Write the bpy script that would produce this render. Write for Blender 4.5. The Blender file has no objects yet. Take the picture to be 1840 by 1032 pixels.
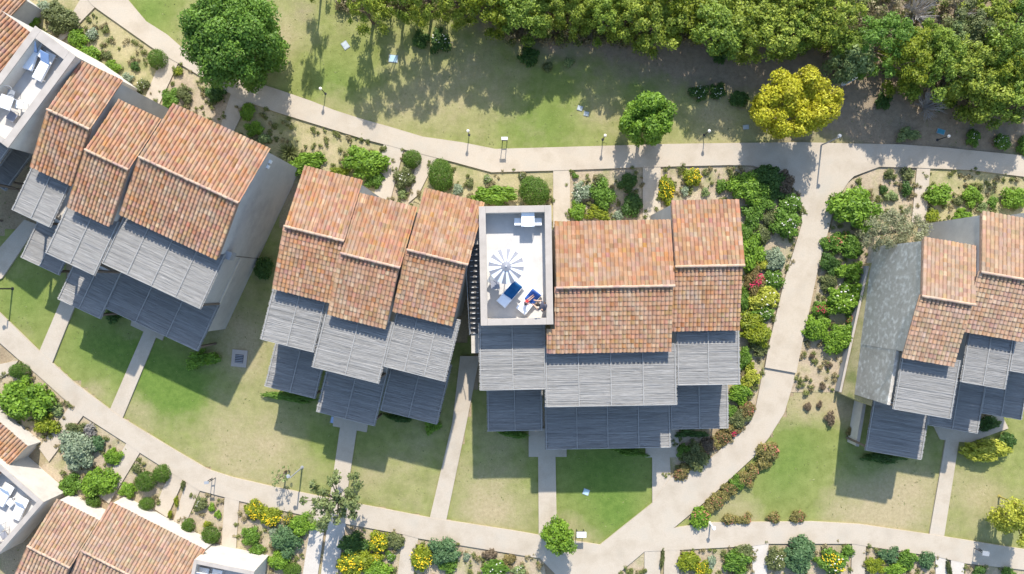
import bpy, math, random
import numpy as np
from mathutils import Vector, Matrix
random.seed(7); RNG = np.random.default_rng(7)
S = bpy.context.scene
COL = S.collection
R = math.radians
# ------------------------------------------------------------------ camera, sky, sun, exposure
F, H = 1226.0, 45.0                      # focal length in photo pixels, flying height in metres
cam_d = bpy.data.cameras.new('camera'); cam = bpy.data.objects.new('camera', cam_d); COL.objects.link(cam)
cam_d.sensor_fit = 'HORIZONTAL'; cam_d.angle = 2 * math.atan(920 / F); cam_d.clip_end = 2000
cam.location = (0, 0, H); cam.rotation_euler = (0, 0, 0); S.camera = cam
SUN_EL, SUN_AZ = 39.5, 6.0
w = bpy.data.worlds.new('World'); S.world = w; w.use_nodes = True
nt = w.node_tree; nt.nodes.clear()
sky = nt.nodes.new('ShaderNodeTexSky'); sky.sky_type = 'NISHITA'; sky.sun_disc = False
sky.sun_elevation = R(SUN_EL); sky.sun_rotation = R(SUN_AZ); sky.air_density = 1.0; sky.dust_density = 0.6
bg = nt.nodes.new('ShaderNodeBackground'); bg.inputs[1].default_value = 0.15
out = nt.nodes.new('ShaderNodeOutputWorld')
nt.links.new(sky.outputs[0], bg.inputs[0]); nt.links.new(bg.outputs[0], out.inputs[0])
sd = bpy.data.lights.new('sun', 'SUN'); sd.energy = 3.2; sd.angle = R(0.7); sd.color = (1.0, 0.955, 0.89)
sun = bpy.data.objects.new('sun', sd); COL.objects.link(sun)
sdir = Vector((-math.sin(R(SUN_AZ)) * math.cos(R(SUN_EL)), -math.cos(R(SUN_AZ)) * math.cos(R(SUN_EL)), -math.sin(R(SUN_EL))))
sun.rotation_euler = sdir.to_track_quat('-Z', 'Y').to_euler(); sun.location = (0, 0, 30)
S.view_settings.view_transform = 'Standard'; S.view_settings.look = 'None'
S.view_settings.exposure = 1.16; S.view_settings.gamma = 1.0
S.render.engine = 'CYCLES'

def P(px, py, z=0.0):                    # a measured image point at a known height -> world
    k = (H - z) / F
    return Vector(((px - 920) * k, -(py - 516) * k, z))
def M2(n, z=0.0): return n * (H - z) / F  # pixels -> metres at a height

# ------------------------------------------------------------------ materials
MATS = {}
def mat(name, cols, scale=3.0, rough=0.85, bump=0.0, bscale=40.0, fine=0.0, fscale=60.0, stretch=None, attr=None, stain=None, spec=0.25, detail=5.0, world=False):
    if name in MATS: return MATS[name]
    m = bpy.data.materials.new(name); m.use_nodes = True; t = m.node_tree; N = t.nodes; L = t.links
    b = N['Principled BSDF']; b.inputs['Roughness'].default_value = rough; b.inputs['Specular IOR Level'].default_value = spec
    tc = N.new('ShaderNodeTexCoord'); src = tc.outputs['Object']
    if world: src = N.new('ShaderNodeNewGeometry').outputs['Position']
    if stretch:
        mp = N.new('ShaderNodeMapping'); mp.inputs['Scale'].default_value = stretch; L.new(src, mp.inputs[0]); src = mp.outputs[0]
    if attr:
        a = N.new('ShaderNodeAttribute'); a.attribute_name = attr; col = a.outputs['Color']
    else:
        n1 = N.new('ShaderNodeTexNoise'); n1.inputs['Scale'].default_value = scale; n1.inputs['Detail'].default_value = detail; n1.inputs['Roughness'].default_value = 0.62
        L.new(src, n1.inputs['Vector'])
        r = N.new('ShaderNodeValToRGB'); e = r.color_ramp.elements
        while len(e) < len(cols): e.new(0.5)
        for i, c in enumerate(cols):
            e[i].position = 0.3 + 0.4 * i / max(1, len(cols) - 1); e[i].color = (*c, 1)
        L.new(n1.outputs['Fac'], r.inputs['Fac']); col = r.outputs['Color']
    if stain:
        n3 = N.new('ShaderNodeTexNoise'); n3.inputs['Scale'].default_value = stain[1]; n3.inputs['Detail'].default_value = 8; L.new(src, n3.inputs['Vector'])
        mr = N.new('ShaderNodeMapRange'); mr.inputs[1].default_value = 0.5; mr.inputs[2].default_value = 0.72; mr.inputs[4].default_value = stain[2]; L.new(n3.outputs['Fac'], mr.inputs[0])
        mx = N.new('ShaderNodeMix'); mx.data_type = 'RGBA'; mx.inputs[7].default_value = (*stain[0], 1)
        L.new(mr.outputs[0], mx.inputs[0]); L.new(col, mx.inputs[6]); col = mx.outputs[2]
    if fine:
        n2 = N.new('ShaderNodeTexNoise'); n2.inputs['Scale'].default_value = fscale; n2.inputs['Detail'].default_value = 3; L.new(src, n2.inputs['Vector'])
        mr = N.new('ShaderNodeMapRange'); mr.inputs[1].default_value = 0.25; mr.inputs[2].default_value = 0.75; mr.inputs[3].default_value = 1 - fine; mr.inputs[4].default_value = 1 + fine
        L.new(n2.outputs['Fac'], mr.inputs[0])
        vm = N.new('ShaderNodeVectorMath'); vm.operation = 'SCALE'; L.new(col, vm.inputs[0]); L.new(mr.outputs[0], vm.inputs['Scale']); col = vm.outputs[0]
    L.new(col, b.inputs['Base Color'])
    if bump:
        nb = N.new('ShaderNodeTexNoise'); nb.inputs['Scale'].default_value = bscale; nb.inputs['Detail'].default_value = 4; L.new(src, nb.inputs['Vector'])
        bp = N.new('ShaderNodeBump'); bp.inputs['Strength'].default_value = bump; bp.inputs['Distance'].default_value = 0.05
        L.new(nb.outputs['Fac'], bp.inputs['Height']); L.new(bp.outputs[0], b.inputs['Normal'])
    MATS[name] = m; return m

def leafmat(name, dark, light, trans=0.3):
    if name in MATS: return MATS[name]
    m = bpy.data.materials.new(name); m.use_nodes = True; t = m.node_tree; N = t.nodes; L = t.links
    b = N['Principled BSDF']; b.inputs['Roughness'].default_value = 0.55; b.inputs['Specular IOR Level'].default_value = 0.3
    a = N.new('ShaderNodeAttribute'); a.attribute_name = 'tint'
    r = N.new('ShaderNodeValToRGB'); e = r.color_ramp.elements
    e[0].color = (*dark, 1); e[1].color = (*light, 1)
    L.new(a.outputs['Fac'], r.inputs['Fac']); L.new(r.outputs[0], b.inputs['Base Color'])
    tr = N.new('ShaderNodeBsdfTranslucent'); L.new(r.outputs[0], tr.inputs['Color'])
    mx = N.new('ShaderNodeMixShader'); mx.inputs[0].default_value = trans
    L.new(b.outputs[0], mx.inputs[1]); L.new(tr.outputs[0], mx.inputs[2]); L.new(mx.outputs[0], N['Material Output'].inputs['Surface'])
    MATS[name] = m; return m

def lawnmat():
    m = bpy.data.materials.new('lawn_grass'); m.use_nodes = True; t = m.node_tree; N = t.nodes; L = t.links
    b = N['Principled BSDF']; b.inputs['Roughness'].default_value = 0.95; b.inputs['Specular IOR Level'].default_value = 0.1
    tc = N.new('ShaderNodeTexCoord')
    def noise(s, d=5, ro=0.6, st=None):
        n = N.new('ShaderNodeTexNoise'); n.inputs['Scale'].default_value = s; n.inputs['Detail'].default_value = d; n.inputs['Roughness'].default_value = ro
        L.new(tc.outputs['Object'], n.inputs['Vector']); return n.outputs['Fac']
    def attr(nm):
        a = N.new('ShaderNodeAttribute'); a.attribute_name = nm; return a.outputs['Fac']
    def math_(op, a, bb):
        x = N.new('ShaderNodeMath'); x.operation = op
        for i, v in enumerate((a, bb)):
            if isinstance(v, (int, float)): x.inputs[i].default_value = v
            else: L.new(v, x.inputs[i])
        return x.outputs[0]
    def mix(f, c1, c2):
        x = N.new('ShaderNodeMix'); x.data_type = 'RGBA'; L.new(f, x.inputs[0])
        for i, c in ((6, c1), (7, c2)):
            if isinstance(c, tuple): x.inputs[i].default_value = (*c, 1)
            else: L.new(c, x.inputs[i])
        return x.outputs[2]
    def rng(v, a, bb, c=0.0, d=1.0):
        x = N.new('ShaderNodeMapRange'); x.inputs[1].default_value = a; x.inputs[2].default_value = bb; x.inputs[3].default_value = c; x.inputs[4].default_value = d
        L.new(v, x.inputs[0]); return x.outputs[0]
    g = mix(rng(noise(1.3, 6), 0.35, 0.65), (0.18, 0.20, 0.055), (0.265, 0.28, 0.09))
    lush = mix(rng(noise(2.5, 4), 0.3, 0.7), (0.10, 0.165, 0.03), (0.155, 0.225, 0.046))
    g = mix(attr('lush'), g, lush)
    dryf = rng(math_('ADD', attr('dry'), math_('MULTIPLY', math_('SUBTRACT', noise(0.55, 8, 0.7), 0.5), 1.3)), 0.1, 0.95)
    d = mix(rng(noise(5, 4), 0.3, 0.7), (0.335, 0.275, 0.15), (0.43, 0.35, 0.205))
    c = mix(dryf, g, d)
    sf = rng(math_('ADD', attr('soil'), math_('MULTIPLY', math_('SUBTRACT', noise(0.9, 6, 0.65), 0.5), 1.0)), 0.3, 0.9)
    so = mix(rng(noise(3, 5), 0.3, 0.7), (0.235, 0.18, 0.12), (0.33, 0.26, 0.175))
    c = mix(sf, c, so)
    vm = N.new('ShaderNodeVectorMath'); vm.operation = 'SCALE'; L.new(c, vm.inputs[0])
    L.new(math_('MULTIPLY', rng(noise(22, 4, 0.7), 0.25, 0.75, 0.84, 1.16), rng(noise(70, 2), 0.25, 0.75, 0.92, 1.08)), vm.inputs['Scale'])
    L.new(vm.outputs[0], b.inputs['Base Color'])
    bp = N.new('ShaderNodeBump'); bp.inputs['Strength'].default_value = 0.7; bp.inputs['Distance'].default_value = 0.06
    L.new(noise(28, 4), bp.inputs['Height']); L.new(bp.outputs[0], b.inputs['Normal'])
    return m

M_path = mat('path_concrete', [(0.40, 0.335, 0.25), (0.455, 0.385, 0.295), (0.43, 0.375, 0.295)], scale=0.7, rough=0.9, fine=0.07, fscale=14, bump=0.12, bscale=60, stain=((0.345, 0.28, 0.20), 0.6, 0.5))
M_pathw = mat('path_pale', [(0.47, 0.42, 0.355), (0.53, 0.48, 0.41)], scale=0.9, rough=0.9, fine=0.06, fscale=14, stain=((0.46, 0.4, 0.33), 1.2, 0.35))
M_ground = mat('ground_soil', [(0.24, 0.175, 0.105), (0.33, 0.255, 0.155), (0.26, 0.235, 0.11)], scale=0.35, rough=0.95, fine=0.22, fscale=9, bump=0.6, bscale=14)
M_soil = mat('bed_soil', [(0.31, 0.24, 0.16), (0.41, 0.325, 0.22), (0.36, 0.315, 0.17)], scale=0.8, rough=0.95, fine=0.2, fscale=12, bump=0.7, bscale=20, stain=((0.20, 0.21, 0.07), 0.9, 0.7))
M_drybed = mat('bed_dry_grass', [(0.25, 0.235, 0.09), (0.37, 0.315, 0.165), (0.42, 0.34, 0.20)], scale=0.7, rough=0.95, fine=0.2, fscale=14, bump=0.6, bscale=24, stain=((0.15, 0.18, 0.05), 0.8, 0.8))
M_lawn = lawnmat()
M_wall = mat('white_plaster', [(0.50, 0.45, 0.385), (0.57, 0.52, 0.45), (0.53, 0.485, 0.42)], scale=0.9, rough=0.9, fine=0.05, fscale=18, bump=0.15, bscale=30, stain=((0.40, 0.355, 0.30), 1.3, 0.45))
M_wallst = mat('weathered_plaster', [(0.36, 0.325, 0.275), (0.45, 0.41, 0.35), (0.40, 0.365, 0.31)], scale=1.2, rough=0.9, fine=0.1, fscale=16, bump=0.2, bscale=30, stain=((0.70, 0.67, 0.61), 3.4, 0.95))
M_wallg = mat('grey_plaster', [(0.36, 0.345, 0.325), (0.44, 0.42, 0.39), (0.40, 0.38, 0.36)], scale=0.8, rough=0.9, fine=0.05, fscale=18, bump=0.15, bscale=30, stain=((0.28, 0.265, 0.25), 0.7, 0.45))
M_coping = mat('terrace_coping', [(0.37, 0.32, 0.27), (0.43, 0.38, 0.325)], scale=1.6, rough=0.85, fine=0.05, fscale=25, stain=((0.30, 0.265, 0.22), 1.8, 0.45))
M_floor = mat('terrace_floor', [(0.51, 0.475, 0.43), (0.57, 0.54, 0.49)], scale=1.2, rough=0.8, fine=0.04, fscale=22, stain=((0.42, 0.385, 0.34), 1.4, 0.4))
M_reed = mat('weathered_reed', [(0.28, 0.27, 0.245), (0.37, 0.355, 0.33), (0.45, 0.435, 0.405)], scale=6, rough=0.9, stretch=(0.35, 9, 1), fine=0.14, fscale=1.6, stain=((0.22, 0.215, 0.20), 0.5, 0.5))
M_batten = mat('weathered_batten', [(0.27, 0.26, 0.24), (0.34, 0.33, 0.305)], scale=5, rough=0.9)
M_wood = mat('dark_timber', [(0.13, 0.10, 0.075), (0.20, 0.155, 0.12)], scale=5, rough=0.8, stretch=(1, 6, 6))
M_deck = mat('roof_mortar', [(0.27, 0.18, 0.13), (0.36, 0.25, 0.18)], scale=5, rough=0.95)
M_tile = mat('clay_tile', None, attr='Col', rough=0.95, spec=0.08, world=True, fine=0.14, fscale=2.2, bump=0.25, bscale=55, stain=((0.33, 0.27, 0.21), 1.1, 0.5))
M_black = mat('black_metal', [(0.02, 0.02, 0.022), (0.035, 0.035, 0.035)], rough=0.5, spec=0.5)
M_steel = mat('grey_metal', [(0.24, 0.25, 0.26), (0.32, 0.33, 0.34)], rough=0.45, spec=0.5)
M_white = mat('white_paint', [(0.76, 0.76, 0.75), (0.82, 0.82, 0.81)], rough=0.6)
M_globe = mat('lamp_glass', [(0.78, 0.70, 0.60), (0.84, 0.78, 0.68)], rough=0.3, spec=0.5)
M_cush = mat('white_cushion', [(0.78, 0.79, 0.80), (0.84, 0.84, 0.84)], scale=3, rough=0.95, bump=0.2, bscale=12)
M_greyc = mat('grey_canvas', [(0.22, 0.22, 0.24), (0.27, 0.27, 0.29)], scale=4, rough=0.95)
M_bluet = mat('blue_towel', [(0.012, 0.085, 0.21), (0.02, 0.12, 0.28)], scale=5, rough=1.0, bump=0.4, bscale=30)
M_bluet2 = mat('cobalt_towel', [(0.03, 0.075, 0.27), (0.05, 0.12, 0.36)], scale=5, rough=1.0, bump=0.4, bscale=30)
M_bluec = mat('pale_blue_canvas', [(0.32, 0.43, 0.62), (0.42, 0.53, 0.70)], scale=3, rough=0.95)
M_glass = mat('window_glass', [(0.03, 0.05, 0.06), (0.05, 0.07, 0.08)], rough=0.08, spec=0.8)
M_shut = mat('grey_blue_joinery', [(0.22, 0.27, 0.29), (0.28, 0.33, 0.34)], rough=0.7)
M_bark = mat('bark', [(0.10, 0.075, 0.05), (0.19, 0.145, 0.105)], scale=7, rough=0.95, bump=0.5, bscale=20, stretch=(1, 1, 0.2))
M_terra = mat('terracotta_paving', [(0.33, 0.19, 0.13), (0.42, 0.26, 0.19)], scale=4, rough=0.9)
M_stone = mat('stair_stone', [(0.13, 0.12, 0.11), (0.19, 0.175, 0.16)], scale=4, rough=0.9)
M_dark = mat('dark_iron', [(0.06, 0.055, 0.055), (0.10, 0.09, 0.09)], rough=0.7)
M_plate = mat('pale_cover', [(0.34, 0.38, 0.37), (0.42, 0.46, 0.45)], scale=6, rough=0.6)

# ------------------------------------------------------------------ object helpers
def mesh_np(name, V, Fc, m=None, attrs=None, smooth=False):
    V = np.asarray(V, dtype=np.float32); me = bpy.data.meshes.new(name)
    if isinstance(Fc, np.ndarray):
        k = Fc.shape[1]; me.vertices.add(len(V)); me.vertices.foreach_set('co', V.ravel())
        me.loops.add(Fc.size); me.loops.foreach_set('vertex_index', Fc.ravel().astype(np.int32))
        me.polygons.add(len(Fc)); me.polygons.foreach_set('loop_start', np.arange(0, Fc.size, k, dtype=np.int32))
        me.update(calc_edges=True)
    else:
        me.from_pydata([tuple(v) for v in V], [], Fc); me.update()
    if attrs:
        for nm, (typ, dom, arr) in attrs.items():
            a = me.attributes.new(nm, typ, dom)
            a.data.foreach_set('color' if typ == 'FLOAT_COLOR' else 'value', np.asarray(arr, dtype=np.float32).ravel())
    if m: me.materials.append(m)
    if smooth: me.polygons.foreach_set('use_smooth', np.ones(len(me.polygons), dtype=bool))
    return me
def link(name, me, parent=None, loc=None, rz=0.0):
    o = bpy.data.objects.new(name, me); COL.objects.link(o)
    if parent: o.parent = parent
    if loc is not None: o.location = loc
    if rz: o.rotation_euler = (0, 0, rz)
    return o
def tag(o, label=None, cat=None, group=None, kind=None):
    if label: o['label'] = label
    if cat: o['category'] = cat
    if group: o['group'] = group
    if kind: o['kind'] = kind
    return o
def empty(name, loc, rz=0.0, label=None, cat=None, group=None):
    return tag(link(name, None, None, loc, rz), label, cat, group)
class MB:                                # collects simple solids into ONE mesh
    def __init__(s): s.v = []; s.f = []
    def add(s, vs, fs):
        o = len(s.v); s.v += [tuple(v) for v in vs]; s.f += [tuple(i + o for i in f) for f in fs]; return s
    def box(s, x0, x1, y0, y1, z0, z1, rz=0.0, piv=None):
        c = [(x, y, z) for z in (z0, z1) for y in (y0, y1) for x in (x0, x1)]
        if rz:
            px, py = piv if piv else ((x0 + x1) / 2, (y0 + y1) / 2); ca, sa = math.cos(rz), math.sin(rz)
            c = [(px + (x - px) * ca - (y - py) * sa, py + (x - px) * sa + (y - py) * ca, z) for x, y, z in c]
        return s.add(c, [(0, 2, 3, 1), (4, 5, 7, 6), (0, 1, 5, 4), (2, 6, 7, 3), (0, 4, 6, 2), (1, 3, 7, 5)])
    def prism(s, poly, z0, z1, ztop=None):   # poly: list of (x, y), counter-clockwise
        n = len(poly); a = sum(poly[i][0] * poly[(i + 1) % n][1] - poly[(i + 1) % n][0] * poly[i][1] for i in range(n))
        if a < 0:
            poly = poly[::-1]; ztop = ztop[::-1] if ztop else None
        vs = [(x, y, z0) for x, y in poly] + [(x, y, (ztop[i] if ztop else z1)) for i, (x, y) in enumerate(poly)]
        return s.add(vs, [tuple(range(n))[::-1], tuple(range(n, 2 * n))] + [(i, (i + 1) % n, n + (i + 1) % n, n + i) for i in range(n)])
    def tube(s, pts, rad, n=6, caps=True):
        pts = [Vector(p) for p in pts]; rads = rad if isinstance(rad, (list, tuple)) else [rad] * len(pts); rings = []
        for i, p in enumerate(pts):
            d = (pts[min(i + 1, len(pts) - 1)] - pts[max(i - 1, 0)]).normalized()
            a = d.orthogonal().normalized() if abs(d.z) < 0.9 else Vector((1, 0, 0)); a = (a - d * a.dot(d)).normalized(); b = d.cross(a)
            rings.append([p + (a * math.cos(2 * math.pi * k / n) + b * math.sin(2 * math.pi * k / n)) * rads[i] for k in range(n)])
        fs = []
        for i in range(len(pts) - 1):
            fs += [(i * n + k, i * n + (k + 1) % n, (i + 1) * n + (k + 1) % n, (i + 1) * n + k) for k in range(n)]
        if caps: fs += [tuple(range(n))[::-1], tuple(range((len(pts) - 1) * n, len(pts) * n))]
        return s.add([v for r in rings for v in r], fs)
    def ball(s, c, r, n=10, m=6, sz=1.0):
        vs = []; fs = []
        for i in range(m + 1):
            t = math.pi * i / m
            for k in range(n):
                p = 2 * math.pi * k / n; vs.append((c[0] + r * math.sin(t) * math.cos(p), c[1] + r * math.sin(t) * math.sin(p), c[2] + r * sz * math.cos(t)))
        for i in range(m):
            for k in range(n): fs.append((i * n + k, (i + 1) * n + k, (i + 1) * n + (k + 1) % n, i * n + (k + 1) % n))
        return s.add(vs, fs)
    def disc(s, c, r0, r1, z0, z1, n=16):    # frustum
        vs = [(c[0] + r * math.cos(2 * math.pi * k / n), c[1] + r * math.sin(2 * math.pi * k / n), z) for r, z in ((r0, z0), (r1, z1)) for k in range(n)]
        return s.add(vs, [tuple(range(n))[::-1], tuple(range(n, 2 * n))] + [(k, (k + 1) % n, n + (k + 1) % n, n + k) for k in range(n)])
    def build(s, name, m, parent=None, loc=None, rz=0.0, smooth=False, bev=0.0):
        me = mesh_np(name, s.v, s.f, m, smooth=smooth); o = link(name, me, parent, loc, rz)
        if bev:
            b = o.modifiers.new('bevel', 'BEVEL'); b.width = bev; b.segments = 2; b.limit_method = 'ANGLE'
        return o
def struct(o): o['kind'] = 'structure'; return o

# ------------------------------------------------------------------ ground, lawns, beds, paths
struct(MB().add([(-250, -250, 0), (250, -250, 0), (250, 250, 0), (-250, 250, 0)], [(0, 1, 2, 3)]).build('ground', M_ground))
def inside(poly, x, y):
    c = False; j = len(poly) - 1
    for i in range(len(poly)):
        xi, yi = poly[i]; xj, yj = poly[j]
        if (yi > y) != (yj > y) and x < (xj - xi) * (y - yi) / (yj - yi) + xi: c = not c
        j = i
    return c
# dry, lush and bare patches as the photo shows them: (px, py, radius px, amount)
DRY = [(640, 130, 50, -.3), (560, 140, 60, -.35), (860, 150, 80, .4), (760, 170, 70, .3), (960, 170, 90, -.1), (1020, 230, 60, -.1), (1080, 200, 40, .45), (1290, 225, 70, .5), (1420, 220, 40, .4), (520, 60, 45, .55), (500, 110, 30, .3), (590, 185, 60, .3), (260, 20, 50, -.4), (330, 60, 50, .2), (700, 200, 60, .25),
       (450, 810, 90, .6), (250, 740, 40, .5), (330, 770, 60, .1), (560, 740, 70, -.1), (420, 700, 60, .0), (520, 800, 60, .1), (300, 680, 60, -.8), (150, 650, 60, -.5), (170, 700, 30, .55), (60, 560, 60, -.5), (40, 590, 25, .5), (450, 640, 60, .35), (420, 590, 60, .5),
       (700, 880, 70, .1), (740, 830, 60, .15), (655, 865, 25, .5), (640, 800, 60, -.1), (590, 800, 30, -.3), (830, 850, 40, .1), (900, 920, 60, .55), (860, 900, 40, .4), (900, 800, 70, .2), (1030, 930, 50, .5), (1110, 920, 60, -.3), (1080, 860, 90, -1.2), (1050, 970, 40, .5),
       (1440, 830, 80, -.5), (1400, 880, 60, -.4), (1480, 780, 40, -.3), (1450, 730, 50, .9), (1530, 890, 60, .5), (1340, 920, 50, .55), (1600, 930, 70, .6), (1640, 870, 50, .55), (1500, 930, 60, .1), (1520, 740, 30, .8), (1780, 900, 60, .4), (1740, 870, 40, .3), (1770, 960, 50, .1), (1800, 830, 60, -.3), (1570, 860, 60, -.1)]
LUSH = [(1085, 850, 85, 1), (1110, 930, 40, .7), (600, 150, 40, .7), (420, 60, 60, .5), (990, 240, 60, .5), (930, 215, 50, .4), (300, 690, 60, .9), (240, 640, 50, .9), (330, 700, 50, .9), (170, 620, 50, .8), (50, 530, 60, .7), (1430, 800, 60, .6), (1400, 860, 50, .5), (1150, 150, 40, .5), (1240, 130, 40, .5), (1700, 440, 40, .3), (270, 20, 40, .8), (850, 860, 12, .4), (590, 790, 40, .4), (1560, 830, 40, .5), (1000, 130, 70, .4), (860, 60, 40, .3)]
SOIL = [(1560, 190, 90, 1), (1650, 170, 110, 1), (1760, 210, 120, 1), (1480, 120, 80, .8), (1350, 100, 70, .7), (1250, 80, 75, .7), (1130, 65, 70, .55), (1000, 50, 60, .5), (880, 40, 50, .4), (760, 10, 50, .4), (1600, 40, 120, .9), (1750, 40, 120, .9), (1400, 30, 120, .9), (1200, 10, 120, .9), (1000, -20, 120, .9), (550, 20, 30, .5), (1420, 240, 50, .6), (1300, 40, 90, .9), (1840, 150, 90, .9)]
def blobs(lst, px, py):
    v = np.zeros_like(px)
    for x, y, r, a in lst: v += a * np.exp(-(((px - x) ** 2 + (py - y) ** 2) / (r * r)))
    return np.clip(v, -1.2, 1.2)
def lawn(poly_px, step=0.45, base=0.20):
    poly = [tuple(P(x, y)[:2]) for x, y in poly_px]; xs = [p[0] for p in poly]; ys = [p[1] for p in poly]
    nx = int((max(xs) - min(xs)) / step) + 1; ny = int((max(ys) - min(ys)) / step) + 1; idx = {}; V = []; Q = []
    for i in range(nx):
        for j in range(ny):
            x0 = min(xs) + i * step; y0 = min(ys) + j * step
            if inside(poly, x0 + step / 2, y0 + step / 2):
                q = []
                for a, b in ((0, 0), (1, 0), (1, 1), (0, 1)):
                    k = (i + a, j + b)
                    if k not in idx: idx[k] = len(V); V.append((min(xs) + k[0] * step, min(ys) + k[1] * step, 0.008))
                    q.append(idx[k])
                Q.append(q)
    V = np.array(V); px = 920 + V[:, 0] * F / H; py = 516 - V[:, 1] * F / H
    V[:, 2] += 0.012 * np.sin(V[:, 0] * 1.7) * np.cos(V[:, 1] * 1.3) + 0.012
    at = {'dry': ('FLOAT', 'POINT', np.clip(blobs(DRY, px, py) + base, -1, 1.2)), 'lush': ('FLOAT', 'POINT', np.clip(blobs(LUSH, px, py), 0, 1)), 'soil': ('FLOAT', 'POINT', np.clip(blobs(SOIL, px, py), 0, 1))}
    struct(link('lawn', mesh_np('lawn', V, np.array(Q), M_lawn, at)))
lawn([(150, -60), (1960, -60), (1960, 290), (1700, 275), (1440, 275), (1100, 285), (900, 285), (700, 245), (500, 185), (380, 130), (280, 60), (230, 10)])
lawn([(-40, 440), (60, 400), (115, 480), (120, 560), (80, 645), (0, 575), (-40, 540)])
lawn([(120, 555), (180, 500), (330, 560), (275, 600), (210, 745), (85, 645)])
lawn([(270, 600), (390, 400), (500, 330), (520, 520), (640, 740), (628, 770), (607, 900), (440, 875), (330, 825), (208, 745)])
lawn([(626, 770), (660, 690), (860, 600), (840, 700), (825, 765), (786, 935), (607, 900)])
lawn([(850, 700), (838, 765), (786, 935), (984, 970), (984, 790), (870, 690)])
lawn([(984, 760), (1187, 760), (1187, 910), (1075, 990), (984, 970)])
lawn([(1425, 690), (1560, 690), (1720, 760), (1712, 790), (1682, 970), (1545, 950), (1400, 945), (1360, 945), (1205, 955), (1268, 900), (1355, 820), (1412, 745)])
lawn([(1712, 780), (1800, 740), (1960, 740), (1960, 1020), (1840, 1000), (1682, 970)])
nbed = [0]; BEDS = []
def bed(poly_px, m=None):
    BEDS.append(poly_px)
    nbed[0] += 1
    q = [tuple(P(x, y)[:2]) for x, y in poly_px]
    struct(MB().prism(q, -0.05, 0.030 + 0.004 * (nbed[0] % 4)).build('garden_bed', m or M_soil))
bed([(160, 5), (280, 80), (305, 98), (270, 195), (215, 180), (110, 90), (140, 40)], M_drybed)
bed([(60, -20), (160, -20), (110, 70), (40, 60)], M_drybed)
bed([(312, 108), (425, 168), (405, 235), (330, 230), (265, 215)], M_soil)
bed([(436, 178), (508, 200), (700, 255), (680, 360), (540, 330), (470, 330), (405, 225)], M_drybed)
bed([(715, 262), (762, 270), (742, 370), (700, 360)], M_soil)
bed([(776, 278), (815, 286), (883, 303), (1000, 300), (1000, 420), (870, 420), (740, 360)], M_drybed)
bed([(1018, 300), (1162, 295), (1162, 420), (1018, 420)], M_soil)
bed([(1180, 294), (1360, 290), (1425, 325), (1450, 360), (1435, 430), (1412, 500), (1388, 620), (1376, 690), (1360, 740), (1310, 800), (1220, 860), (1195, 860), (1195, 780), (1320, 780), (1330, 420), (1180, 420)], M_soil)
bed([(1585, 294), (1654, 296), (1640, 410), (1600, 420), (1590, 480), (1555, 540), (1535, 640), (1500, 705), (1420, 705), (1432, 650), (1460, 550), (1495, 400), (1520, 330)], M_soil)
bed([(1662, 296), (1745, 298), (1960, 325), (1960, 420), (1650, 420)], M_drybed)
bed([(33, 640), (90, 688), (136, 730), (85, 810), (-40, 760), (-40, 690)], M_soil)
bed([(146, 742), (236, 796), (190, 890), (160, 930), (60, 860)], M_soil)
bed([(247, 806), (312, 846), (285, 910), (270, 930), (205, 890)], M_soil)
bed([(354, 875), (412, 892), (400, 975), (320, 960)], M_soil)
bed([(425, 894), (565, 924), (548, 1060), (420, 1060)], M_soil)
bed([(614, 934), (730, 955), (712, 1060), (600, 1060)], M_soil)
bed([(744, 960), (975, 998), (985, 1060), (735, 1060)], M_soil)
bed([(1162, 985), (1162, 1060), (1080, 1060)], M_soil)
bed([(1217, 980), (1360, 974), (1356, 1060), (1217, 1060)], M_soil)
bed([(1375, 972), (1538, 972), (1534, 1060), (1380, 1060)], M_soil)
bed([(1549, 974), (1690, 996), (1690, 1060), (1549, 1060)], M_soil)
bed([(1727, 1006), (1960, 1030), (1960, 1070), (1727, 1070)], M_soil)
npth = [0]
def path(poly_px, top=0.13, m=None, ztop=None):
    npth[0] += 1
    q = [tuple(P(x, y, 0.1)[:2]) for x, y in poly_px]
    o = MB().prism(q, -0.06, top - 0.004 * (npth[0] % 5), ztop).build('path', m or M_path); struct(o); return o
up = [(222, -10), (262, 38), (300, 62), (325, 84), (380, 114), (440, 142), (505, 163), (560, 182), (600, 198), (650, 214), (700, 228), (760, 246), (830, 256), (890, 268), (960, 266), (1100, 262), (1200, 259), (1340, 257), (1440, 256), (1520, 258), (1620, 260), (1700, 266), (1960, 292)]
dn = [(1960, 338), (1840, 318), (1745, 306), (1646, 302), (1580, 300), (1534, 317), (1515, 336), (1440, 352), (1415, 330), (1380, 308), (1352, 298), (1310, 297), (1155, 301), (994, 307), (920, 309), (883, 310), (813, 291), (780, 283), (722, 268), (656, 251), (503, 204), (443, 183), (418, 171), (319, 113), (297, 101), (272, 85), (166, 10), (150, -10)]
path(up + dn, 0.150)
path([(150, -12), (172, 12), (118, 68), (85, 90), (108, 62), (144, 0)])
path([(293, 98), (322, 110), (278, 205), (255, 190)]); path([(415, 168), (447, 182), (420, 236), (396, 228)])
path([(690, 258), (726, 267), (701, 362), (672, 352)]); path([(752, 273), (786, 282), (752, 350), (734, 365)])
path([(994, 300), (1024, 300), (1024, 410), (994, 410)]); path([(1155, 296), (1187, 294), (1187, 375), (1170, 405), (1155, 405)])
path([(1648, 296), (1672, 296), (1664, 398), (1638, 400)])
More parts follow.
